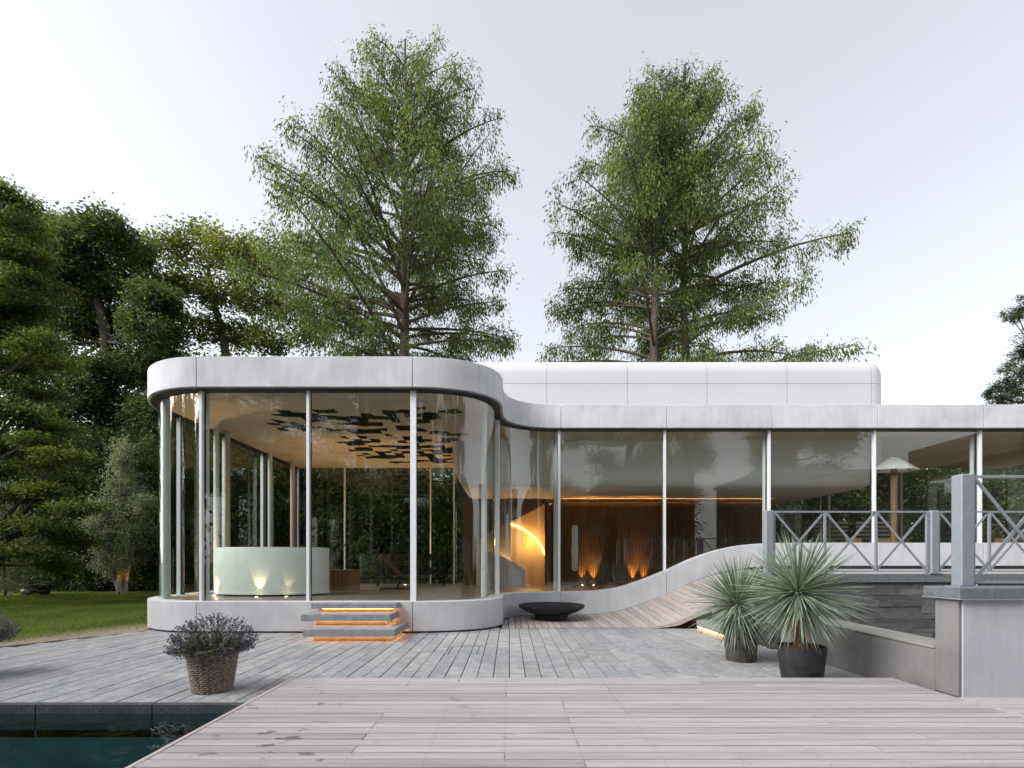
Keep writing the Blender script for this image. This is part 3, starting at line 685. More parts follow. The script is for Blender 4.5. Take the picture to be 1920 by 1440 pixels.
# ------------------------------------------------------------------ timber deck in the foreground
DZ, DL, DR = .10, -2.55, 4.57
deck = bpy.data.objects.new('deck', None); C.objects.link(deck); deck['kind'] = 'structure'; deck.location = (1, 4, 0)
rng = random.Random(21); scr = MB(); J = .557; row = 0
y = DK
PIT = .1362
while y > 1.2:
    segs = []; x = DL; 
    xr = DR if y > 5.26 else 8.3
    first = True
    while x < xr - .01:
        L = (rng.choice((3, 4, 5, 6, 7)) if first else rng.choice((6, 7, 8, 9))) * J
        if first: L += J * math.ceil((x) / J) - x - 0.035 if False else (math.floor((x + L + .035) / J) * J - .035 - x) - L
        x2 = x + L
        if x2 > xr - .7: x2 = xr
        if xr > DR and x < DR < x2 : x2 = DR
        segs.append((x, x2)); x = x2 + (.075 if (xr > DR and abs(x2 - DR) < .01) else 0); first = False
    for a, c in segs:
        z = DZ + rng.uniform(-.0015, .0015); y0, y1 = y - PIT + .0085, y - .0085; e = .004
        b = MB(); b.hexa([(a + .002, y0, z - .028), (c - .002, y0, z - .028), (c - .002, y1, z - .028), (a + .002, y1, z - .028), (a + .002, y0, z - e), (c - .002, y0, z - e), (c - .002, y1, z - e), (a + .002, y1, z - e)])
        b.f.pop(-5); i = len(b.v); b.v += [(a + .003, y0 + e, z), (c - .003, y0 + e, z), (c - .003, y1 - e, z), (a + .003, y1 - e, z)]
        for q in range(4): b.f.append((i - 4 + q, i - 4 + (q + 1) % 4, i + (q + 1) % 4, i + q))
        b.f.append((i, i + 1, i + 2, i + 3)); b.build('plank', M['deck'], deck)
    kx = math.ceil((DL + .05) / J)
    while kx * J - .035 < xr:
        for dy in (.03, PIT - .03):
            cx_, cy_ = kx * J - .035 + rng.uniform(-.006, .006), y - dy; i = len(scr.v)
            scr.v += [(cx_ + .0048 * math.cos(t), cy_ + .0048 * math.sin(t), DZ + .0022) for t in [math.pi / 3 * q for q in range(6)]]; scr.f.append(tuple(range(i, i + 6)))
        kx += 1
    y -= PIT; row += 1
scr.build('screw_heads', M['dark'], deck, kind='stuff')
MB().box(DL - .045, DL - .004, 1.2, DK, -.10, DZ + .004).build('edge_board', M['ramp'], deck, bevel=.004)
MB().box(DL - .045, DR, DK + .001, DK + .03, -.02, DZ + .001).build('edge_board', M['deck'], deck, bevel=.004)
MB().box(DR + .012, DR + .062, 1.2, 5.17, DZ - .03, DZ + .008).build('edge_board', M['deck'], deck, bevel=.003)
MB().box(DL, 8.4, 1.0, DK - .01, -.04, DZ - .09).build('deck_frame', M['joint'], deck)
# deck carries on below and behind the camera
MB().box(DL, 8.3, -5, 1.18, .02, DZ).build('rear_boards', M['deck'], deck)

# ------------------------------------------------------------------ wave ramp of planks
ramp_o = bpy.data.objects.new('timber_ramp', None); C.objects.link(ramp_o); ramp_o['kind'] = 'structure'; ramp_o.location = (3, 12, 0)
RF = 11.2
ZF = [(2.9, .022), (3.2, .035), (3.58, .115), (4.02, .31), (4.54, .52), (4.9, .66), (5.5, .9), (6.2, 1.12), (6.8, 1.22), (7.4, 1.27)]
ZB = [(1.2, .022), (2.1, .035), (2.81, .105), (3.53, .31), (4.25, .60), (4.97, .92), (5.7, 1.15), (6.42, 1.25), (7.1, 1.27)]
def zr(X, t): return interp(X, ZF) * (1 - t) + interp(X, ZB) * t
def back_y(X):
    i = (OUT[:, 1] > 12.3) & (OUT[:, 0] < 1.5); return float(np.interp(X, OUT[i][:, 0], OUT[i][:, 1])) if X < 1.4 else WY
X = -.17; rng = random.Random(8)
while X < 7.3:
    x0, x1 = X + .0075, X + .1425; yb0 = (back_y(x0) if x0 > -.14 else 12.3) + .05; yb1 = back_y(max(x1, -.13)) + .05
    b = MB(); NS = 4
    for k in range(NS + 1):
        t = k / NS; 
        for xx, yb in ((x0, yb0), (x1, yb1)):
            yy = RF + (yb - RF) * t; tt = (yy - RF) / (WY - RF); z = zr(xx, tt); b.v += [(xx, yy, z - .03), (xx, yy, z)]
    for k in range(NS):
        a = k * 4; b.f += [(a, a + 4, a + 5, a + 1), (a + 1, a + 5, a + 7, a + 3), (a + 3, a + 7, a + 6, a + 2), (a + 2, a + 6, a + 4, a)]
    b.f += [(0, 1, 3, 2), (NS * 4, NS * 4 + 2, NS * 4 + 3, NS * 4 + 1)]
    b.build('plank', M['ramp'], ramp_o); X += .15
b = MB(); xs = [2.6 + i * .1 for i in range(48)]
for xx in xs:
    z = zr(xx, 0); th = min(.11, .02 + max(0, z - .02) * .55); b.v += [(xx, RF - .035, z + .004), (xx, RF - .035, z - th), (xx, RF - .002, z - th), (xx, RF - .002, z + .004)]
for k in range(len(xs) - 1):
    for j in range(4): b.f.append((k * 4 + j, k * 4 + (j + 1) % 4, k * 4 + 4 + (j + 1) % 4, k * 4 + 4 + j))
e = (len(xs) - 1) * 4; b.f += [(0, 1, 2, 3), (e, e + 3, e + 2, e + 1)]
b.build('edge_board', M['ramp'], ramp_o, 40)
# stone stair beside the ramp with light strip
t = thing('side_stair', 'stone stair with glowing orange strip under its first step behind the yuccas', 'stair', (4.8, 10.2, 0))
for k in range(6):
    x0 = 4.12 + k * .34; MB().box(x0, 6.3, 9.22, RF - .05, .06 + k * .2, .2 + k * .2).build('step', M['granite'], t, bevel=.005)
    MB().box(x0 + .04, 6.3, 9.24, RF - .06, .0 + k * .2, .06 + k * .2).build('riser', M['granite'], t)
MB().box(4.128, 4.152, 9.3, RF - .08, .03, .05).build('light_strip', M['warm_led'], t)

# ------------------------------------------------------------------ terrace, cladding, walls, railings on the right
TZ = 1.27
ter = bpy.data.objects.new('terrace', None); C.objects.link(ter); ter['kind'] = 'structure'; ter.location = (8, 11, 0)
rng = random.Random(4); yy = 8.72
while yy < 13.75:
    x0 = 7.32 if yy > 11.15 else 6.32 if yy > 9.2 else 4.42
    MB().box(x0, 18, yy, yy + .14, TZ - .03, TZ + rng.uniform(-.001, .001)).build('plank', M['deck'], ter); yy += .146
MB().box(6.35, 18, 8.72, 13.7, -.03, TZ - .035).build('terrace_base', M['joint'], ter)
MB().box(4.45, 6.35, 8.72, 9.2, -.03, TZ - .035).build('terrace_base', M['joint'], ter)
wl = thing('slate_clad_wall', 'dark slate clad wall of thin courses under the terrace edge', 'wall', (7, 8.6, 0))
MB().box(4.42, 12, 8.63, 8.70, -.05, 1.14).build('backing', M['joint'], wl)
rng = random.Random(12); z = 1.135; n_st = 0
while z > -.02:
    hgt = rng.choice((.075, .085, .095, .11)); x = 4.42
    while x < 10.2:
        L = rng.uniform(.28, .85); d = rng.uniform(0, .018)
        b = MB(); b.box(x + .001, min(x + L, 10.3) - .001, 8.585 + d, 8.632, max(z - hgt, -.03) + .001, z - .001); b.build('stone', M['slate'], wl); x += L
    z -= hgt
MB().box(4.30, 12, 8.56, 8.66, 1.145, TZ + .004).build('steel_channel', M['galv_dark'], wl, bevel=.004)
MB().box(4.30, 12, 8.545, 8.70, 1.138, 1.144).build('drip_edge', M['galv'], wl)
# low concrete wall and pier
lw = thing('low_concrete_wall', 'low weathered concrete wall running back behind the yucca pots', 'wall', (4.8, 7.3, 0))
b = MB(); WX = 4.61
b.hexa([(WX, 5.49, -.03), (WX + .46, 5.49, -.03), (WX + .46, 9.19, -.03), (WX, 9.19, -.03), (WX, 5.49, .545), (WX + .46, 5.49, .545), (WX + .46, 9.19, .58), (WX, 9.19, .58)])
b.build('wall_body', M['concrete_dark'], lw, bevel=.008)
b = MB(); b.hexa([(WX - .012, 5.492, .547), (WX + .47, 5.492, .547), (WX + .47, 9.2, .582), (WX - .012, 9.2, .582), (WX - .012, 5.492, .565), (WX + .47, 5.492, .565), (WX + .47, 9.2, .60), (WX - .012, 9.2, .60)])
b.build('coping', M['concrete_ledge'], lw, bevel=.004)
pr = thing('concrete_pier', 'broad pale concrete pier with zinc cap at the right edge', 'wall', (6, 5.3, 0))
MB().box(WX + .035, 8.6, 5.19, 5.52, -.03, 1.11).build('front_slab', M['concrete_block'], pr, bevel=.006)
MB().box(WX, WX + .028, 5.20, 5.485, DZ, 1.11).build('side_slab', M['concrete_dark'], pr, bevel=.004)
MB().box(WX + .02, WX + .04, 5.23, 5.46, DZ, 1.10).build('joint', M['dark'], pr)
MB().box(WX - .035, 8.6, 5.145, 5.60, 1.113, 1.222).build('cap', M['galv_dark'], pr, bevel=.006)
MB().box(WX - .045, 8.6, 5.135, 5.61, 1.100, 1.112).build('cap_lip', M['galv'], pr, bevel=.003)
def railing(name, label, X0, Y, z0, z1, cell, npan, ncell, wpost, nposts=None, ends=True):
    t = thing(name, label, 'railing', (X0, Y, z0)); x = X0; pl = cell * ncell; rw = .032; zt, zb = z1 - .016, z0 + .045
    for p in range(npan + 1):
        MB().box(x - wpost / 2, x + wpost / 2, Y - wpost / 2, Y + wpost / 2, z0 + .008, z1 + .004).build('post', M['galv'], t, bevel=.012)
        MB().box(x - wpost * .85, x + wpost * .85, Y - wpost * .7, Y + wpost * .7, z0 + .0005, z0 + .01).build('base_plate', M['galv'], t)
        for sx in (-.68, .68):
            MB().lathe([(.011, 0), (.011, .016), (.006, .02)], (x + sx * wpost, Y - wpost * .45, z0 + .009), 8).build('bolt', M['galv'], t)
        if p == npan: break
        a = x + wpost / 2 + .035; c = x + wpost / 2 + .03 + pl - .005; cw = (c - a) / ncell
        MB().box(a - .01, c + .01, Y - rw / 2, Y + rw / 2, zt - .014, zt + .014).build('top_rail', M['galv'], t, bevel=.003)
        MB().box(a - .01, c + .01, Y - rw / 2, Y + rw / 2, zb - .012, zb + .012).build('bottom_rail', M['galv'], t, bevel=.003)
        for q in range(ncell + 1):
            xx = a + cw * q; MB().box(xx - .019, xx + .019, Y - .017, Y + .017, zb + .013, zt - .015).build('upright', M['galv'], t, bevel=.003)
            if q < ncell:
                MB().bar((xx + .02, Y - .009, zt - .02), (xx + cw - .02, Y - .009, zb + .02), .012, .034).build('brace', M['galv'], t)
                MB().bar((xx + .02, Y + .006, zb + .02), (xx + cw - .02, Y + .006, zt - .02), .012, .034).build('brace', M['galv'], t)
        for zz in (zb + .12, zt - .12):
            for xx in (x + wpost / 2 + .012, c + .018): MB().box(xx - .014, xx + .014, Y - .02, Y + .02, zz - .025, zz + .025).build('clamp', M['galv'], t)
        x += pl + wpost + .06
    return t
railing('terrace_railing', 'long galvanised railing with crossed bars along the terrace edge', px(1438.5, 8.66), 8.63, TZ + .005, pz(958, 8.63), .872, 3, 3, .125)
railing('pier_railing', 'nearest galvanised railing with thick post standing on the zinc capped pier', px(1805, 5.37), 5.37, 1.2225, pz(891, 5.37), .93, 1, 3, .135)

# ------------------------------------------------------------------ floating steps
fs = thing('lit_steps', 'three granite steps with warm light glowing under each tread', 'steps', (-3, 9.9, 0))
rng = random.Random(2)
for (x0, x1, y0, zt, th), (rx0, rx1, ry, rz0, rz1) in zip(
        ((-3.79, -2.10, 9.30, .237, .135), (-4.02, -2.30, 9.76, .463, .135), (-3.97, -2.26, 10.14, .645, .11)),
        ((-3.66, -2.20, 9.46, -.02, .10), (-3.78, -2.42, 9.92, .24, .326), (-3.74, -2.38, 10.28, .466, .533))):
    MB().box(x0, x1, y0, FY - .004, zt - th, zt).build('tread', M['granite'], fs, bevel=.006)
    MB().box(rx0, rx1, ry, FY - .006, rz0, rz1).build('riser', M['granite'], fs)
    b = MB(); z = zt - th - .003
    b.box(rx0 - .03, rx1 + .03, ry - .058, ry - .036, z - .009, z - .001)
    b.box(rx0 - .058, rx0 - .036, ry - .03, FY - .03, z - .009, z - .001); b.box(rx1 + .036, rx1 + .058, ry - .03, FY - .03, z - .009, z - .001)
    b.build('light_strip', M['warm_led'], fs)

# ------------------------------------------------------------------ fire bowl
o = Vector((px(1034, 12.72), 12.72, .028))
t = thing('fire_bowl', 'wide black steel fire bowl on a round foot before the wing', 'fire bowl', o)
MB().lathe([(.42, 0), (.42, .14), (.40, .15)], o, 48).build('foot', M['black_metal'], t, 40)
MB().lathe([(.30, .10), (.45, .135), (.66, .21), (.80, .29), (.825, .335), (.825, .365), (.81, .37), (.795, .345), (.74, .28), (.55, .2), (.2, .16)], o, 64).build('bowl', M['black_metal'], t, 35)

# ------------------------------------------------------------------ lavender in wicker baskets
def basket(loc, label, seed, lavlabel):
    rg = random.Random(seed); o = Vector(loc); t = thing('wicker_basket', label, 'basket', o)
    rb, rt, H = .195, .262, .475; rows = 21; ribs = 22
    def rim(a): return H + .045 * math.cos(a) - .01
    b = MB()
    for k in range(rows):
        u = (k + .5) / rows; n = ribs * 2; ptsr = []
        for j in range(n):
            a = 2 * math.pi * j / n; z = u * rim(a); r_ = rb + (rt - rb) * (z / H) + (.011 if (j + k) % 2 else -.011) + rg.uniform(-.0015, .0015)
            ptsr.append((o.x + r_ * math.cos(a), o.y + r_ * math.sin(a), o.z + z))
        ptsr.append(ptsr[0]); b.tube(ptsr, .0098, 5, False)
    b.build('weave', M['wicker'], t, 60)
    b = MB()
    for j in range(ribs):
        a = 2 * math.pi * (j + .5) / ribs; b.tube([(o.x + (rb) * math.cos(a), o.y + rb * math.sin(a), o.z), (o.x + rt * math.cos(a), o.y + rt * math.sin(a), o.z + rim(a))], .006, 5)
    b.build('ribs', M['wicker'], t, 60)
    b = MB()
    for ph in (0, 1, 2):
        q = []
        for j in range(81):
            a = 2 * math.pi * j / 80; w_ = 14 * a + ph * 2.1; q.append((o.x + (rt + .012 * math.cos(w_)) * math.cos(a), o.y + (rt + .012 * math.cos(w_)) * math.sin(a), o.z + rim(a) + .012 * math.sin(w_)))
        b.tube(q, .010, 6, False)
    b.build('rim', M['wicker'], t, 60)
    q = []
    for k in range(13):
        a = math.pi * k / 12; q.append((o.x + rt * math.cos(.35) - .02 + .012 * math.sin(3 * a), o.y - rt * math.sin(.5) + .09 * math.cos(a), o.z + rim(0) + .11 * math.sin(a)))
    MB().tube(q, .009, 6).build('handle', M['wicker'], t, 60)
    MB().lathe([(rb - .01, .002), (rb - .005, .01), (rt - .02, .40), (.0, .41)], o, 30).build('lining', M['soil'], t, 40)
    p = thing('lavender_plant', lavlabel, 'plant', (o.x, o.y, o.z + .42))
    ng = np.random.default_rng(seed); n = 620
    az = ng.uniform(0, 2 * np.pi, n); el = np.arccos(ng.uniform(.08, 1, n)) ; L = (.24 + .19 * np.cos(el)) * ng.uniform(.85, 1.08, n)
    d = np.stack([np.sin(el) * np.cos(az), np.sin(el) * np.sin(az), np.cos(el) * .95 + .05], 1); d = norm(d)
    base = np.array(o) + np.array([0, 0, .42]) + np.stack([np.cos(az), np.sin(az), 0 * az], 1) * (np.sin(el) * .17)[:, None]
    tip = base + d * L[:, None] + ng.normal(size=(n, 3)) * .015
    V = [leaves(base, tip - base, np.linalg.norm(tip - base, axis=1), .005, ng)]
    for k in range(9):
        f = ng.uniform(.05, .75, n)[:, None]; pp = base + (tip - base) * f; V.append(leaves(pp, d + ng.normal(size=(n, 3)) * .6, ng.uniform(.03, .055, n), .008, ng))
    finish(quads_mesh('foliage', np.concatenate(V), M['lavender_leaf']), p)
    V = []
    for k in range(7):
        sel = ng.random(n) < .72; pp = tip[sel] - d[sel] * (k * .0085 - .01); V.append(leaves(pp, d[sel] * .5 + ng.normal(size=(sel.sum(), 3)) * .6, .026, .017, ng))
    finish(quads_mesh('flowers', np.concatenate(V), M['lavender_flower']), p)
basket((px(399, 5.86), 5.86, .004), 'tapered wicker basket standing on the paving by the pool', 31, 'round lavender bush growing from the basket by the pool')
basket((-6.98, 6.55, .004), 'wicker basket just beyond the left edge of the picture', 32, 'lavender bush cut by the left picture edge')

# ------------------------------------------------------------------ yuccas in pots
def yucca(loc, rpot, hpot, hhead, RL, label, potlabel, pm, seed, lean):
    o = Vector(loc); ng = np.random.default_rng(seed)
    t = thing('plant_pot', potlabel, 'pot', o)
    MB().lathe([(rpot * .80, 0), (rpot * .84, .02), (rpot * .97, hpot * .72), (rpot, hpot), (rpot * 1.0, hpot + .012), (rpot * .95, hpot + .012), (rpot * .94, hpot - .05)], o, 40).build('shell', M[pm], t, 35)
    for f in (.33, .62): MB().lathe([(rpot * (.84 + .155 * f) + .0, hpot * f - .004), (rpot * (.84 + .155 * f) + .005, hpot * f), (rpot * (.84 + .155 * f) + .0, hpot * f + .004)], o, 40).build('hoop', M[pm], t, 35)
    b = MB(); b.lathe([(rpot * .93, hpot - .045), (rpot * .6, hpot - .01), (rpot * .3, hpot + .01), (.01, hpot + .015)], o, 24)
    rr_ = random.Random(seed); b.v = [(x_, y_, z_ + rr_.uniform(-.008, .008)) for x_, y_, z_ in b.v]; b.build('soil', M['soil'], t, 60)
    p = thing('yucca', label, 'plant', (o.x, o.y, o.z + hpot)); hc = np.array([o.x + lean, o.y, o.z + hhead])
    b = MB(); k_ = 9; b.tube([(o.x + lean * i / k_, o.y, o.z + hpot - .03 + (hhead - hpot - .0) * i / k_) for i in range(k_ + 1)], [.065 + .012 * math.sin(i * 2.3) for i in range(k_ + 1)], 12); b.build('trunk', M['bark'], p, 60)
    n = 60; f = ng.random(n)[:, None]; az = ng.uniform(0, 2 * np.pi, n)
    pp = np.array([o.x, o.y, o.z + hpot]) + (hc - np.array([o.x, o.y, o.z + hpot])) * f; dd = np.stack([np.cos(az), np.sin(az), -1.5 + 0 * az], 1)
    pp = pp + np.stack([np.cos(az), np.sin(az), 0 * az], 1) * .06
    V0 = leaves(pp, dd + ng.normal(size=(n, 3)) * .2, ng.uniform(.06, .14, n), .02, ng)
    def blades(n, el0, el1, L0, L1, wd, droop, seed_):
        az = ng.uniform(0, 2 * np.pi, n); ct_ = ng.uniform(math.sin(R(el0)), math.sin(R(el1)), n); cc = np.sqrt(1 - ct_**2)
        d = np.stack([cc * np.cos(az), cc * np.sin(az), ct_], 1); L = ng.uniform(L0, L1, n)
        st_ = hc + d * .03 + np.array([0, 0, .03]) * ct_[:, None]; side = norm(np.cross(d, np.array([0, 0, 1.0]) + ng.normal(size=(n, 3)) * .35)); Q = []
        def pt(f): return st_ + d * (L * f)[:, None] - np.array([0, 0, 1.0]) * (droop * L * f * f * (1 - np.abs(ct_) * .6))[:, None]
        fs_ = [0, .35, .7, 1.0]; ws = [.55, 1, .75, .05]
        for a, c, w0, w1 in zip(fs_[:-1], fs_[1:], ws[:-1], ws[1:]):
            A, B = pt(a), pt(c); Q.append(np.stack([A - side * wd * w0 / 2, A + side * wd * w0 / 2, B + side * wd * w1 / 2, B - side * wd * w1 / 2], 1))
        return Q
    Q = blades(600, -28, 88, RL * .82, RL * 1.04, .0165, .10, 1) + blades(150, -62, -20, RL * .75, RL * .95, .015, .22, 2)
    # join the strips so that each blade is one island
    def islands(Q):
        n = Q[0].shape[0]; out_v = []; out_f = []
        a = np.stack([Q[0][:, 0], Q[0][:, 1], Q[0][:, 3], Q[0][:, 2], Q[1][:, 3], Q[1][:, 2], Q[2][:, 3], Q[2][:, 2]], 1).reshape(-1, 3)
        fcs = []
        for i in range(n):
            q = i * 8; fcs += [(q, q + 1, q + 3, q + 2), (q + 2, q + 3, q + 5, q + 4), (q + 4, q + 5, q + 7, q + 6)]
        return a, fcs
    m = MB()
    for g0 in (0, 3):
        a, fcs = islands(Q[g0:g0 + 3]); off = len(m.v); m.v += [tuple(v) for v in a]; m.f += [tuple(i + off for i in f_) for f_ in fcs]
    me = bpy.data.meshes.new('leaf_rosette'); me.from_pydata(m.v, [], m.f); me.materials.append(M['yucca_leaf']); finish(bpy.data.objects.new('leaf_rosette', me), p)
    Q = blades(130, -88, -52, RL * .40, RL * .85, .013, .08, 3); a, fcs = islands(Q)
    me = bpy.data.meshes.new('dead_leaves'); me.from_pydata([tuple(v) for v in a], [], fcs); me.materials.append(M['dead_leaf']); finish(bpy.data.objects.new('dead_leaves', me), p)
    finish(quads_mesh('leaf_stubs', V0, M['dead_leaf']), p, kind='stuff')
yucca((px(1389, 7.62), 7.62, .004), .25, .50, .83, .80, 'smaller blue green yucca with spiky round head, the rear of the two', 'worn grey round pot of the rear yucca', 'pot_grey', 41, -.05)
yucca((px(1503, 6.36), 6.36, .004), .275, .42, 1.09, .80, 'larger blue green yucca with spiky round head, the nearer of the two', 'black plastic pot of the nearer yucca', 'pot', 42, -.04)

# ------------------------------------------------------------------ trees
def redwood(name, label, xp, Y, prof, top_y, seed, nb, group, leaf='redwood_leaf', dens=1.0, rtr=.36, base_y=700):
    s = F / Y; X = px(xp, Y); H = pz(top_y, Y); rg = random.Random(seed); ng = np.random.default_rng(seed)
    t = thing(name, label, 'tree', (X, Y, -.04), group)
    b = MB(); N = 16; wob = [(rg.uniform(-.08, .08), rg.uniform(-.08, .08)) for _ in range(N + 1)]
    def tr(z): f = z / H * N; i = min(int(f), N - 1); u = f - i; return X + wob[i][0] * (1 - u) + wob[i + 1][0] * u, Y + wob[i][1] * (1 - u) + wob[i + 1][1] * u
    b.tube([(X + wob[i][0], Y + wob[i][1], -.1 + (H * .985 + .1) * i / N) for i in range(N + 1)], [rtr * (1.35 if i == 0 else 1) * (1 - .93 * (i / N)**.9) + .02 for i in range(N + 1)], 10)
    pr_ = [((EZ - (y - HY) / s), l / s, r_ / s) for y, l, r_ in prof][::-1]
    V = []; zmin = pz(base_y, Y); ga = 0
    def reach(z, az):
        l = interp(z, [(p[0], p[1]) for p in pr_]); r_ = interp(z, [(p[0], p[2]) for p in pr_]); c = math.cos(az); w_ = (1 + c) / 2
        return l * (1 - w_) + r_ * w_
    for i in range(nb):
        f = (i + rg.random()) / nb; zt = zmin + (H - zmin) * f**.92; ga += 2.39996 + rg.uniform(-.5, .5)
        front = math.sin(ga) < -.5
        if math.sin(ga) < -.35 and f < .66 and rg.random() < .72: continue
        rch = max(.5, reach(zt, ga) * rg.choice((.55, .72, .86, .95, 1, 1.04)) * rg.uniform(.94, 1.04))
        el = R(6 + 40 * (max(0, (zt - zmin) / (H - zmin)))**1.4 + rg.uniform(-7, 7)); rise = min(rch * math.tan(el), zt * .3, 7)
        zt = EZ + (zt - EZ) * min(1, (Y + math.sin(ga) * rch) / Y); z0 = zt - rise; x0, y0 = tr(max(.5, z0)); p0 = np.array([x0, y0, z0]); dirh = np.array([math.cos(ga), math.sin(ga), 0])
        p2 = p0 + dirh * rch + np.array([0, 0, rise]); p1 = p0 + dirh * rch * .55 + np.array([0, 0, rise * .72 + rch * .05]); p2[2] -= rch * .04
        ts = np.linspace(0, 1, 7); path = [(1 - u)**2 * p0 + 2 * u * (1 - u) * p1 + u * u * p2 for u in ts]
        b.tube([tuple(q) for q in path], [max(.012, (.03 + .012 * rch) * (1 - .85 * u)) for u in ts], 5, False)
        sidev = np.array([-dirh[1], dirh[0], 0]); nt_ = int(rch * 2.3) + 5
        for k in range(nt_):
            u0 = .40 - .3 * f; u = min(1, u0 + (1.02 - u0) * (k + rg.random()) / nt_); q = (1 - u)**2 * p0 + 2 * u * (1 - u) * p1 + u * u * p2
            lt = (.30 * rch * (1.08 - u) + .55) * rg.uniform(.45, 1.15); sg = 1 if k % 2 else -1
            td = sidev * sg * rg.uniform(.5, 1) + dirh * rg.uniform(.2, .8) + np.array([0, 0, rg.uniform(-.05, .55)]); td /= np.linalg.norm(td)
            e = q + td * lt; b.tube([tuple(q), tuple((q + e) / 2 + [0, 0, .06]), tuple(e)], [.014, .009, .005], 3, False)
            for uc in ((.35, 1.0) if lt < 1.1 else (.3, .68, 1.05)):
                c = q + td * lt * uc; gap = math.sin(c[0] * 1.55 + seed) * math.sin(c[1] * 1.3) * math.sin(c[2] * 1.9 + seed) + .35 * math.sin(c[0] * 3.4 + c[2] * 2.7)
                if rg.random() < (.62 if gap > .22 else .12): continue
                m = int(rg.uniform(24, 50) * dens); sp = rg.uniform(.13, .24)
                pp = c + ng.normal(size=(m, 3)) * [sp, sp, sp * .55]; pp[:, 2] -= ng.random(m)**1.3 * rg.uniform(.35, .95)
                dd = (pp - c) * .8 + td * .3 + np.array([0, 0, -.8]) + ng.normal(size=(m, 3)) * .36
                V.append(leaves(pp, dd, ng.uniform(.13, .29, m), ng.uniform(.04, .068, m), ng))
    b.build('trunk', M['bark'], t, 50)
    finish(quads_mesh('crown', np.concatenate(V), M[leaf]), t); return t
YR = 26.0
redwood('redwood_tree', 'tall feathery conifer with single trunk rising behind the glass box', 760, YR,
        [(62, 80, 85), (95, 120, 105), (130, 155, 125), (180, 190, 160), (250, 215, 215), (320, 275, 205), (370, 315, 180), (480, 285, 185), (560, 265, 205), (640, 265, 225), (720, 240, 215), (900, 180, 180)], 58, 101, 165, 'feathery conifers behind the pavilion', dens=1.0, rtr=.40, base_y=800)
redwood('redwood_tree', 'left of the twin feathery conifers, darker trunk, behind the white roof volume', 1228, YR - .6,
        [(150, 45, 45), (200, 110, 70), (260, 150, 80), (330, 175, 90), (400, 205, 105), (480, 215, 110), (560, 215, 120), (640, 210, 120), (720, 190, 120), (900, 150, 110)], 140, 102, 118, 'feathery conifers behind the pavilion', dens=1.0, rtr=.34, base_y=800)
redwood('redwood_tree', 'right of the twin feathery conifers, the taller one, crown spreading to the right', 1284, YR + .5,
        [(112, 60, 60), (150, 90, 95), (210, 115, 140), (260, 115, 175), (330, 115, 205), (400, 115, 255), (480, 115, 295), (560, 115, 285), (640, 115, 280), (720, 110, 220), (900, 110, 180)], 106, 103, 138, 'feathery conifers behind the pavilion', dens=1.0, rtr=.34, base_y=800)

def blobtree(name, label, base, forks, blobs, leaf, lsize, seed, dens, group=None, bark='bark', flat=.0, rtr=.3, cat='tree', sub=26, squash=.72, spread=.30, aspect=.6):
    """blobs: (x,y,z,r). Leaves are gathered in clumps over each blob's surface; limbs run from the trunk forks to the blobs"""
    t = thing(name, label, cat, base, group); rg = random.Random(seed); ng = np.random.default_rng(seed); b = MB(); V = []
    B0 = Vector(base); topf = [Vector(q) for q in forks]
    path = [B0 - Vector((0, 0, .1))] + topf
    if path: b.tube([tuple(q) for q in path], [rtr * (1 - .75 * i / max(1, len(path) - 1)) for i in range(len(path))], 9, False)
    for (x_, y_, z_, r_) in blobs:
        c = Vector((x_, y_, z_)); f = min(topf, key=lambda q: (q - c).length + max(0, q.z - c.z) * 3) if topf else B0
        mid = (f + c) / 2 + Vector((rg.uniform(-.3, .3), rg.uniform(-.3, .3), -.12 * (c - f).length)); rb_ = .015 + .009 * (c - f).length
        b.tube([tuple(f), tuple(mid), tuple(c)], [rb_ * 1.4, rb_, rb_ * .5], 5, False)
        ns = max(6, int(sub * (r_ / 1.4)**1.2))
        for k in range(ns):
            d = ng.normal(size=3); d /= np.linalg.norm(d); d[2] = d[2] * squash; rad = r_ * rg.uniform(.45, 1.05)
            q = np.array(c) + d * rad; sp = spread * rg.uniform(.7, 1.3) * (.6 + .4 * r_)
            if k % 2 == 0: b.tube([tuple(c), tuple((np.array(c) + q) / 2 + [0, 0, -.06]), tuple(q)], [rb_ * .5, .02, .008], 3, False)
            m = int(dens * rg.uniform(.6, 1.3)); pp = q + ng.normal(size=(m, 3)) * [sp, sp, sp * (1 - flat) * .8]
            dd = ng.normal(size=(m, 3)) * [1, 1, .5] + d * .6 + np.array([0, 0, -.15]); V.append(leaves(pp, dd, ng.uniform(.7, 1.3, m) * lsize, ng.uniform(.7, 1.2, m) * lsize * aspect, ng, .55))
    b.build('trunk', M[bark], t, 50); finish(quads_mesh('crown', np.concatenate(V), M[leaf]), t); return t
def pb(lst, Y):  # blobs given as photo position and pixel radius at depth Y (+dy)
    out = []
    for x_, y_, r_, dy in lst:
        q = P(x_, y_, Y + dy); out.append((q.x, q.y, q.z, r_ * (Y + dy) / F))
    return out
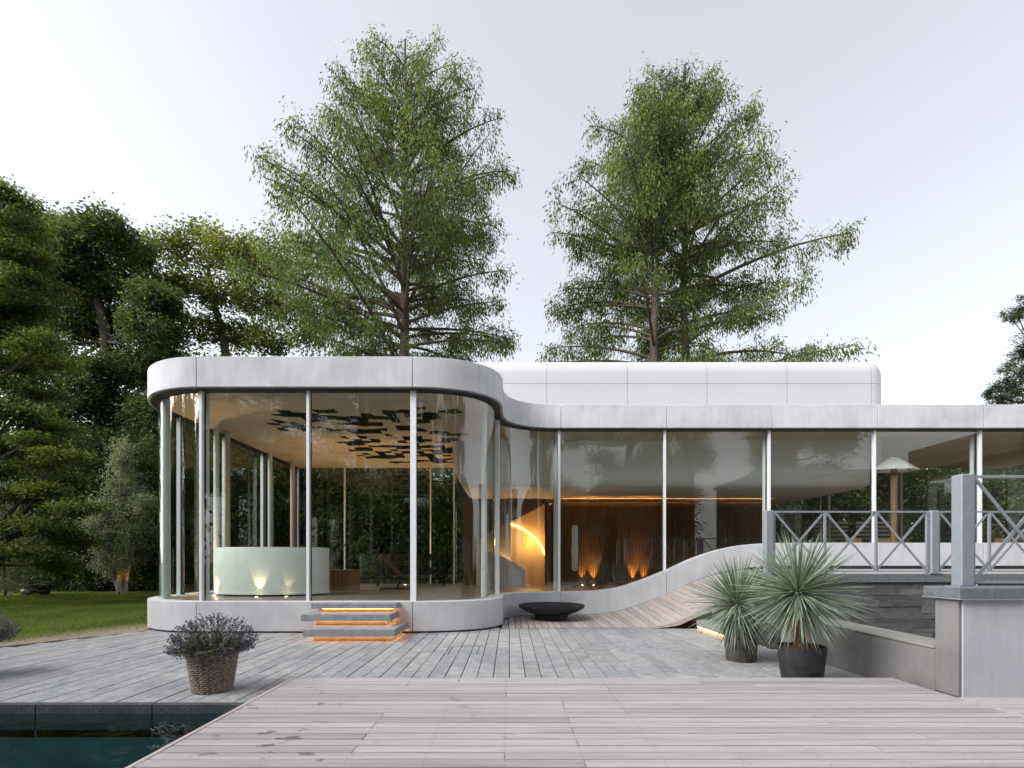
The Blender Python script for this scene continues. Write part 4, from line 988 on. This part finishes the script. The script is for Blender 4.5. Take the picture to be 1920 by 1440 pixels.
# big dark tree
rg = random.Random(77); Y = 28.0
bl = []
for x_, y_, r_ in ((95, 430, 42), (150, 455, 48), (205, 440, 42), (255, 470, 42), (60, 470, 40), (110, 520, 55), (180, 530, 55), (245, 535, 48), (295, 560, 42), (60, 570, 50), (130, 600, 55), (200, 610, 50), (265, 620, 46), (50, 660, 50), (110, 690, 55), (250, 690, 42), (310, 640, 34), (60, 760, 60), (130, 780, 55), (220, 775, 46), (275, 770, 40), (90, 850, 55), (180, 850, 52), (250, 850, 45), (205, 700, 45), (170, 720, 45), (215, 840, 45), (20, 520, 50), (20, 620, 50), (280, 690, 40), (300, 830, 40)):
    bl.append((x_, y_, r_, rg.uniform(-2.2, 2.2)))
blobtree('broadleaf_tree', 'big dark green broadleaf tree with dense crown left of the glass box', tuple(P(205, 1090, Y).xy) + (-.04,), [P(200, 900, Y), P(195, 760, Y), P(200, 640, Y), P(180, 540, Y), P(160, 480, Y)], pb(bl, Y), 'dark_leaf', .19, 201, 150, rtr=.5, sub=36)
# yellowish layered tree at the far left
rg = random.Random(78); Y = 18.5; bl = []
for y_, ext in ((360, 20), (400, 45), (440, 60), (480, 80), (525, 95), (570, 85), (620, 95), (670, 100), (720, 90), (775, 115), (830, 130), (880, 150), (930, 170), (985, 165), (1040, 130)):
    for k in range(5): bl.append((-130 + (130 + ext) * (k + .6) / 5 + rg.uniform(-10, 10), y_ + rg.uniform(-14, 14) + (14 if k == 4 else 0), 34 + rg.uniform(-5, 10), rg.uniform(-1.8, 1.5)))
blobtree('layered_tree', 'yellow green layered tree filling the left picture edge', tuple(P(-90, 1130, Y).xy) + (-.04,), [P(-90, 1000, Y), P(-90, 850, Y), P(-90, 700, Y), P(-90, 550, Y), P(-85, 400, Y)], pb(bl, Y), 'layer_leaf', .12, 202, 130, rtr=.3, sub=30, squash=.35, flat=.6)
# sparse conifer tip above it
blobtree('dark_spruce', 'dark spruce tip with bare twigs above the layered tree at top left', tuple(P(-60, 1100, 24).xy) + (-.04,), [P(-55, 900, 24), P(-50, 600, 24), P(-30, 420, 24), P(-5, 345, 24)], pb([(-5, 350, 14, 0), (15, 385, 22, 0), (35, 372, 12, 0), (-20, 400, 30, 0), (25, 415, 22, 0), (-40, 450, 40, 0), (20, 450, 26, 0), (55, 382, 10, 0)], 24), 'dark_leaf', .12, 203, 60, rtr=.25, sub=26, squash=.4, aspect=.3)
# light yellow green tree further back
rg = random.Random(79); Y = 33.0; bl = []
for x_, y_, r_ in ((320, 470, 34), (375, 460, 40), (430, 465, 40), (480, 480, 40), (525, 500, 40), (310, 530, 34), (360, 540, 42), (420, 545, 38), (475, 560, 42), (530, 570, 40), (330, 610, 36), (390, 620, 36), (450, 630, 38), (510, 640, 40), (570, 620, 40), (350, 690, 40), (430, 700, 40), (500, 710, 40), (400, 770, 50), (500, 790, 50), (320, 760, 40), (600, 720, 45)):
    bl.append((x_, y_, r_, rg.uniform(-2, 2)))
blobtree('broadleaf_tree', 'light yellow green tree with open crown between dark tree and tall conifer', tuple(P(450, 1085, Y).xy) + (-.04,), [P(450, 850, Y), P(430, 720, Y), P(420, 640, Y), P(400, 560, Y), P(390, 500, Y)], pb(bl, Y), 'yellow_leaf', .22, 204, 85, rtr=.45, sub=26, bark='bark_grey', spread=.33)
# more woodland behind the building (seen through the glass and between crowns)
rg = random.Random(80); Y = 36.0
for i, (xc, lb) in enumerate(((350, 'dark woodland tree just left of the glass box roof'), (480, 'dark woodland tree behind the left columns of the glass box'), (640, 'dark woodland tree seen through the left panes of the glass box'), (860, 'dark woodland tree seen through the right panes of the glass box'))):
    bl = [(xc + rg.uniform(-120, 120), rg.uniform(760 if i < 2 else 800, 960), rg.uniform(32, 52), rg.uniform(-2, 2)) for _ in range(20)]
    blobtree('woodland_tree', lb, tuple(P(xc, 1080, Y).xy) + (-.04,), [P(xc, 980, Y), P(xc, 900, Y), P(xc, 830, Y)], pb(bl, Y), 'yellow_leaf' if i > 2 else 'dark_leaf', .25, 210 + i, 80, rtr=.35, sub=22)
# pine at the right edge
rg = random.Random(81); Y = 30.0
bl = [(x_, y_, r_, rg.uniform(-.6, .6)) for x_, y_, r_ in ((1905, 585, 16), (1925, 570, 22), (1898, 600, 11), (1925, 650, 18), (1910, 672, 16), (1890, 690, 14), (1925, 690, 26), (1900, 715, 20), (1880, 725, 16), (1865, 735, 13), (1850, 738, 9), (1925, 730, 30), (1900, 745, 24), (1870, 752, 16), (1950, 640, 40), (1955, 700, 45), (1960, 580, 30), (1880, 775, 30), (1920, 790, 40))]
blobtree('pine_tree', 'dark pine with upright tufts at the right picture edge', tuple(P(1965, 1085, Y).xy) + (-.04,), [P(1965, 900, Y), P(1960, 750, Y), P(1955, 650, Y), P(1950, 560, Y)], pb(bl, Y), 'pine_leaf', .20, 205, 60, rtr=.3, sub=40, aspect=.22, spread=.16)
# birch with several pale stems
Y = 23.0; o = P(225, 1114, Y); o.z = -.04; rg = random.Random(82); ng = np.random.default_rng(82)
t = thing('birch_tree', 'young multi stemmed birch with pale bark at the lawn edge', 'tree', o)
stems = []
for k, (xa, xb, yt) in enumerate(((220, 226, 830), (226, 234, 860), (232, 256, 890), (236, 280, 930), (228, 190, 940), (222, 170, 980))):
    p0 = P(xa, 1114, Y + rg.uniform(-.2, .2)); p0.z = -.06; p2 = P(xb, yt, Y + rg.uniform(-.6, .6)); p1 = (p0 + p2) / 2 + Vector((-(p2.x - p0.x) * .25, 0, 0)); q = [tuple((1 - u)**2 * p0 + 2 * u * (1 - u) * p1 + u * u * p2) for u in np.linspace(0, 1, 8)]
    MB().tube(q, [.055 - .045 * i / 7 for i in range(8)], 7).build('stem', M['birch'], t, 50); stems.append(q)
V = []; tw = MB()
for q in stems:
    for k in range(46):
        u = rg.uniform(.22, 1) * 7; i = min(int(u), 6); a = np.array(q[i]) * (1 - (u - i)) + np.array(q[i + 1]) * (u - i); az = rg.uniform(0, 6.28); L = rg.uniform(.4, 1.35) * (1.15 - u / 9)
        e = a + np.array([math.cos(az) * L, math.sin(az) * L, L * rg.uniform(.1, .7)]); tw.tube([tuple(a), tuple(e)], [.012, .004], 3, False)
        m = 120; f = ng.uniform(.15, 1.1, m)[:, None]; V.append(leaves(a + (e - a) * f + ng.normal(size=(m, 3)) * .15, ng.normal(size=(m, 3)) + [0, 0, -.5], ng.uniform(.065, .11, m), ng.uniform(.045, .075, m), ng))
tw.build('twigs', M['bark_grey'], t); finish(quads_mesh('crown', np.concatenate(V), M['birch_leaf']), t)
lamp('SPOT', (o.x + .15, 22.75, .1), 30, (1, .55, .15), (o.x + .22, 23.0, 1.2), R(40), .7, .02, 'birch_uplight')
u_ = thing('garden_spotlight', 'small black garden spotlight at the foot of the birch', 'light', (o.x + .15, 22.72, -.04))
MB().tube([(o.x + .15, 22.72, -.05), (o.x + .15, 22.72, .03)], .02, 8).build('stake', M['black_metal'], u_); MB().tube([(o.x + .15, 22.70, .02), (o.x + .17, 22.76, .09)], .035, 12).build('head', M['black_metal'], u_)
# pale shrub at the left edge
blobtree('pale_shrub', 'pale grey green shrub below the layered tree at left edge', tuple(P(10, 1118, 21).xy) + (-.04,), [P(8, 1060, 21), P(6, 980, 21)], pb([(10, 930, 32, 0), (-15, 960, 40, 0), (30, 990, 38, 0), (5, 1030, 45, 0), (45, 1050, 36, 0), (-30, 1050, 45, 0), (20, 1085, 40, 0)], 21), 'birch_leaf', .075, 206, 75, rtr=.06, sub=40, cat='shrub', bark='bark_grey')
# hedge belt along the lawn's end and behind the building
def hedge(name, label, x0, x1, y0, y1, ztop, n, seed, leaf='hedge_leaf', size=.15, uneven=1.6):
    ng = np.random.default_rng(seed); rg = random.Random(seed); t = thing(name, label, 'hedge', ((x0 + x1) / 2, (y0 + y1) / 2, -.04)); b = MB(); V = []
    x = x0
    ph = [rg.uniform(0, 6) for _ in range(4)]
    def top(x_): return ztop + uneven * (.5 * math.sin(x_ * .55 + ph[0]) + .35 * math.sin(x_ * 1.3 + ph[1]) + .25 * math.sin(x_ * 3.1 + ph[2]))
    k = 0
    while x < x1:
        yy = rg.uniform(y0 + .3 * (y1 - y0), y1); b.tube([(x, yy, -.1), (x + rg.uniform(-.3, .3), yy, top(x) * .5), (x + rg.uniform(-.6, .6), yy, top(x) * .9)], [.07, .05, .02], 5, False); x += rg.uniform(.5, 1.1)
    nc = n // 60
    for k in range(nc):
        x_ = rg.uniform(x0, x1); u = rg.random()**.8; z_ = .15 + (top(x_) - .1) * u; y_ = y0 + (y1 - y0) * (rg.random()**2) + .5 * math.sin(x_ * 1.7 + z_ * 2.1)
        m = 60; sp = rg.uniform(.25, .5); pp = np.array([x_, y_, z_]) + ng.normal(size=(m, 3)) * [sp, sp * .6, sp * .6]; pp[:, 2] = np.maximum(pp[:, 2], .02)
        V.append(leaves(pp, ng.normal(size=(m, 3)) * [1, 1, .6] + [0, -.5, -.2], ng.uniform(.7, 1.3, m) * size, ng.uniform(.7, 1.2, m) * size * .6, ng, .4))
    m = n // 6; bx_ = ng.uniform(x0, x1, m); bz = ng.random(m) * np.array([top(q) * .94 for q in bx_]); bp_ = np.stack([bx_, y1 + ng.normal(size=m) * .25, bz], 1)
    V.append(leaves(bp_, ng.normal(size=(m, 3)) * [1, .3, 1], ng.uniform(.3, .5, m), ng.uniform(.22, .34, m), ng, .2))
    b.build('stems', M['bark'], t); finish(quads_mesh('foliage', np.concatenate(V), M[leaf]), t)
hedge('shrub_belt', 'dark shrub belt along the far end of the lawn', -27, -11.5, 24.2, 27.5, 7.4, 130000, 301, 'hedge_leaf', .14)
hedge('garden_hedge', 'tall green hedge behind the glass box seen through its panes', -11.5, 4, 24.5, 28, 6.4, 120000, 302, 'hedge_leaf', .18)
hedge('clipped_hedge', 'dense dark hedge behind the right wing seen through its panes', 4, 30, 23.8, 25.5, 6.5, 120000, 303, 'dark_leaf', .16, .3)
# robot mower in its dark housing
o = P(66, 1113, 22.3); o.z = -.04; t = thing('robot_mower', 'low black robot mower parked at the far lawn edge', 'mower', o)
MB().lathe([(.5, .10), (.56, .16), (.54, .26), (.42, .36), (.2, .41), (.01, .42)], o, 32, 1, .7).build('shell', M['black_metal'], t, 50)
for sx in (-.42, .42): MB().tube([(o.x + sx, o.y - .1, .1), (o.x + sx, o.y + .1, .1)], .14, 16).build('wheel', M['rubber'], t, 40)
MB().lathe([(.62, .44), (.62, .46), (.3, .50), (.01, .51)], o, 32, 1, .75).build('canopy', M['black_metal'], t, 40)
for sx in (-.45, .45): MB().bar((o.x + sx, o.y + .2, -.04), (o.x + sx, o.y + .2, .47), .04, .04).build('canopy_post', M['black_metal'], t)

# grass
ng = np.random.default_rng(9); N = 230000
yy = 8.2 + 16.5 * ng.random(N)**.75; xx = -24 + 18 * ng.random(N)
d = (-(xx + 7.67) * 2.204 + (yy - 10.96)) / 2.42
ok = (d > .04) & (((xx + 6.45)**2 + (yy - 12.47)**2 > 4.0) | (yy > 12.47)) & ~((xx > -8.5) & (yy > 12.4)) & (xx / yy > -1.12)
patch = np.sin(xx * 1.9 + yy * .8) * .35 + np.sin(xx * .7 - yy * 1.7) * .3 + ng.random(N) * .9
ok &= (d + patch * .6 > 1.75) | (ng.random(N) < .10)
p = np.stack([xx, yy, 0 * xx - .045], 1)[ok]; n = len(p)
hgt = ng.uniform(.03, .07, n) * (1 + (p[:, 1] - 9) * .02); wd = .006 + .0006 * p[:, 1]; az = ng.uniform(0, 2 * np.pi, n); sdv = np.stack([np.cos(az), np.sin(az), 0 * az], 1) * wd[:, None]
tipv = p + np.stack([ng.normal(size=n) * .02, ng.normal(size=n) * .02, hgt], 1)
o = quads_mesh('lawn_grass', np.stack([p - sdv / 2, p + sdv / 2, tipv], 1), M['grass']); finish(o, None, kind='stuff', label='short mown grass of the lawn left of the pavilion', cat='grass')

# ------------------------------------------------------------------ behind the right wing: parasol and slatted screens
Y = 14.72
o = Vector((px(1676, Y), Y, 1.302)); t = thing('parasol', 'white parasol on a brown wooden pole behind the right wing panes', 'parasol', o)
ze, za = pz(880, Y), pz(853, Y); rx_ = 43 * Y / F
MB().tube([(o.x, Y, 1.303), (o.x, Y, za - .05)], .085, 12).build('pole', M['box_wood'], t, 40)
b = MB(); q = [(o.x + rx_ * math.cos(a), Y + rx_ * .62 * math.sin(a), ze) for a in [R(22.5 + 45 * k) for k in range(8)]]
b.v = q + [(o.x, Y, za)] + [(x_, y_, z_ - .04) for x_, y_, z_ in q]; b.f = [(k, (k + 1) % 8, 8) for k in range(8)] + [(k, 9 + k, 9 + (k + 1) % 8, (k + 1) % 8) for k in range(8)]
b.build('canopy', M['canvas'], t)
for k in range(8): MB().bar(Vector(q[k]) * .97 + Vector((o.x, Y, za)) * .03 - Vector((0, 0, .03)), Vector((o.x, Y, za - .08)), .02, .02).build('rib', M['box_wood'], t)
for xa, xb_, lb in ((1528, 1590, 'grey slatted screen behind the wing left of the parasol pole'), (1606, 1668, 'grey slatted screen behind the wing beside the parasol pole')):
    Y2 = 21.4; t = thing('slatted_screen', lb, 'screen', (px((xa + xb_) / 2, Y2), Y2, -.04), 'slatted screens behind the wing')
    for xx in (xa, xb_): MB().box(px(xx, Y2) - .04, px(xx, Y2) + .04, Y2 + .03, Y2 + .11, -.05, pz(975, Y2)).build('post', M['bark'], t)
    for k in range(10):
        z = pz(978 + k * 7.5, Y2); MB().box(px(xa, Y2), px(xb_, Y2), Y2 - .01, Y2 + .025, z - .10, z).build('slat', M['ramp'], t)

# ------------------------------------------------------------------ the garden behind the viewer, seen mirrored in the panes
h = thing('timber_house', 'dark boarded two storey house mirrored in the wing panes', 'house', (26, -10, 0))
b = MB(); z = 0
while z < 7.2: b.box(17.1, 40, -6.03, -5.98, z, z + .19); b.box(17.07, 17.12, -14, -6, z, z + .19); z += .2
b.build('boards', M['board'], h, kind='stuff')
MB().box(17.13, 40, -14, -6.04, 0, 7.3).build('wall', M['dark'], h)
MB().box(16.9, 40.2, -14.2, -5.8, 7.3, 7.55).build('roof', M['galv_dark'], h)
for x0 in (19, 24, 29):
    MB().box(x0, x0 + 2.6, -5.975, -5.93, .3, 2.8).build('window', M['white_metal'], h); MB().box(x0 + .1, x0 + 2.5, -5.929, -5.92, .4, 2.7).build('pane', M['glass_dark'], h)
h = thing('side_house', 'white walled house wing with dark boarded eave mirrored at the far right', 'house', (18, 9, 0))
MB().box(15.2, 22, 9.4, 12.9, 0, 4.7).build('wall', M['concrete_dark'], h)
b = MB()
for k in range(5): b.box(14.7, 22.4, 9.1, 13.2, 4.72 + k * .16, 4.865 + k * .16)
b.build('roof', M['board'], h)
for y0, mk in ((9.8, 'dark'), (11.3, 'board')): MB().box(15.16, 15.2, y0, y0 + 1.0, .2, 4.0).build('window', M[mk], h)
MB().box(16, 17, 11, 12, 5.55, 6.2).build('roof_unit', M['galv'], h)
src_dark = [o_ for o_ in C.objects if o_.name == 'broadleaf_tree'][0]; src_lt = [o_ for o_ in C.objects if o_.name == 'broadleaf_tree.001'][0]
for k, (src, X, Y, rz, sc) in enumerate(((src_dark, -20, -15, 2.2, 1.0), (src_lt, -8, -19, .6, 1.1), (src_lt, 1, -17, 4.0, .95), (src_lt, 10, -16, 2.6, .9), (src_lt, 17, -20, 1.0, 1.05), (src_dark, 30, -26, 5.0, 1.2), (src_dark, -30, -12, 3.3, 1.0), (src_dark, -2, -27, 5.5, 1.2), (src_lt, -14, -26, 1.5, 1.1))):  # yellow-leaved copies put the look of sunlit foliage into leaf colour
    c = copytree(src, (X, Y, -.04), rz, sc, 'garden tree standing behind the viewer, seen only mirrored in the panes'); c['group'] = 'trees mirrored in the panes'

hd = [o_ for o_ in C.objects if o_.name == 'shrub_belt'][0]
for k, (X, Y, rz) in enumerate(((-9, -12, 3.14), (6, -13, 3.14), (-21, -4, 4.5), (-29, 9, 4.64))):
    c = copytree(hd, (X, Y, -.04), rz, (1.1, 1.1, 1.5 if X < -25 else 1.1), 'shrub belt behind the viewer, seen only mirrored in the panes'); c['group'] = 'shrubs mirrored in the panes'
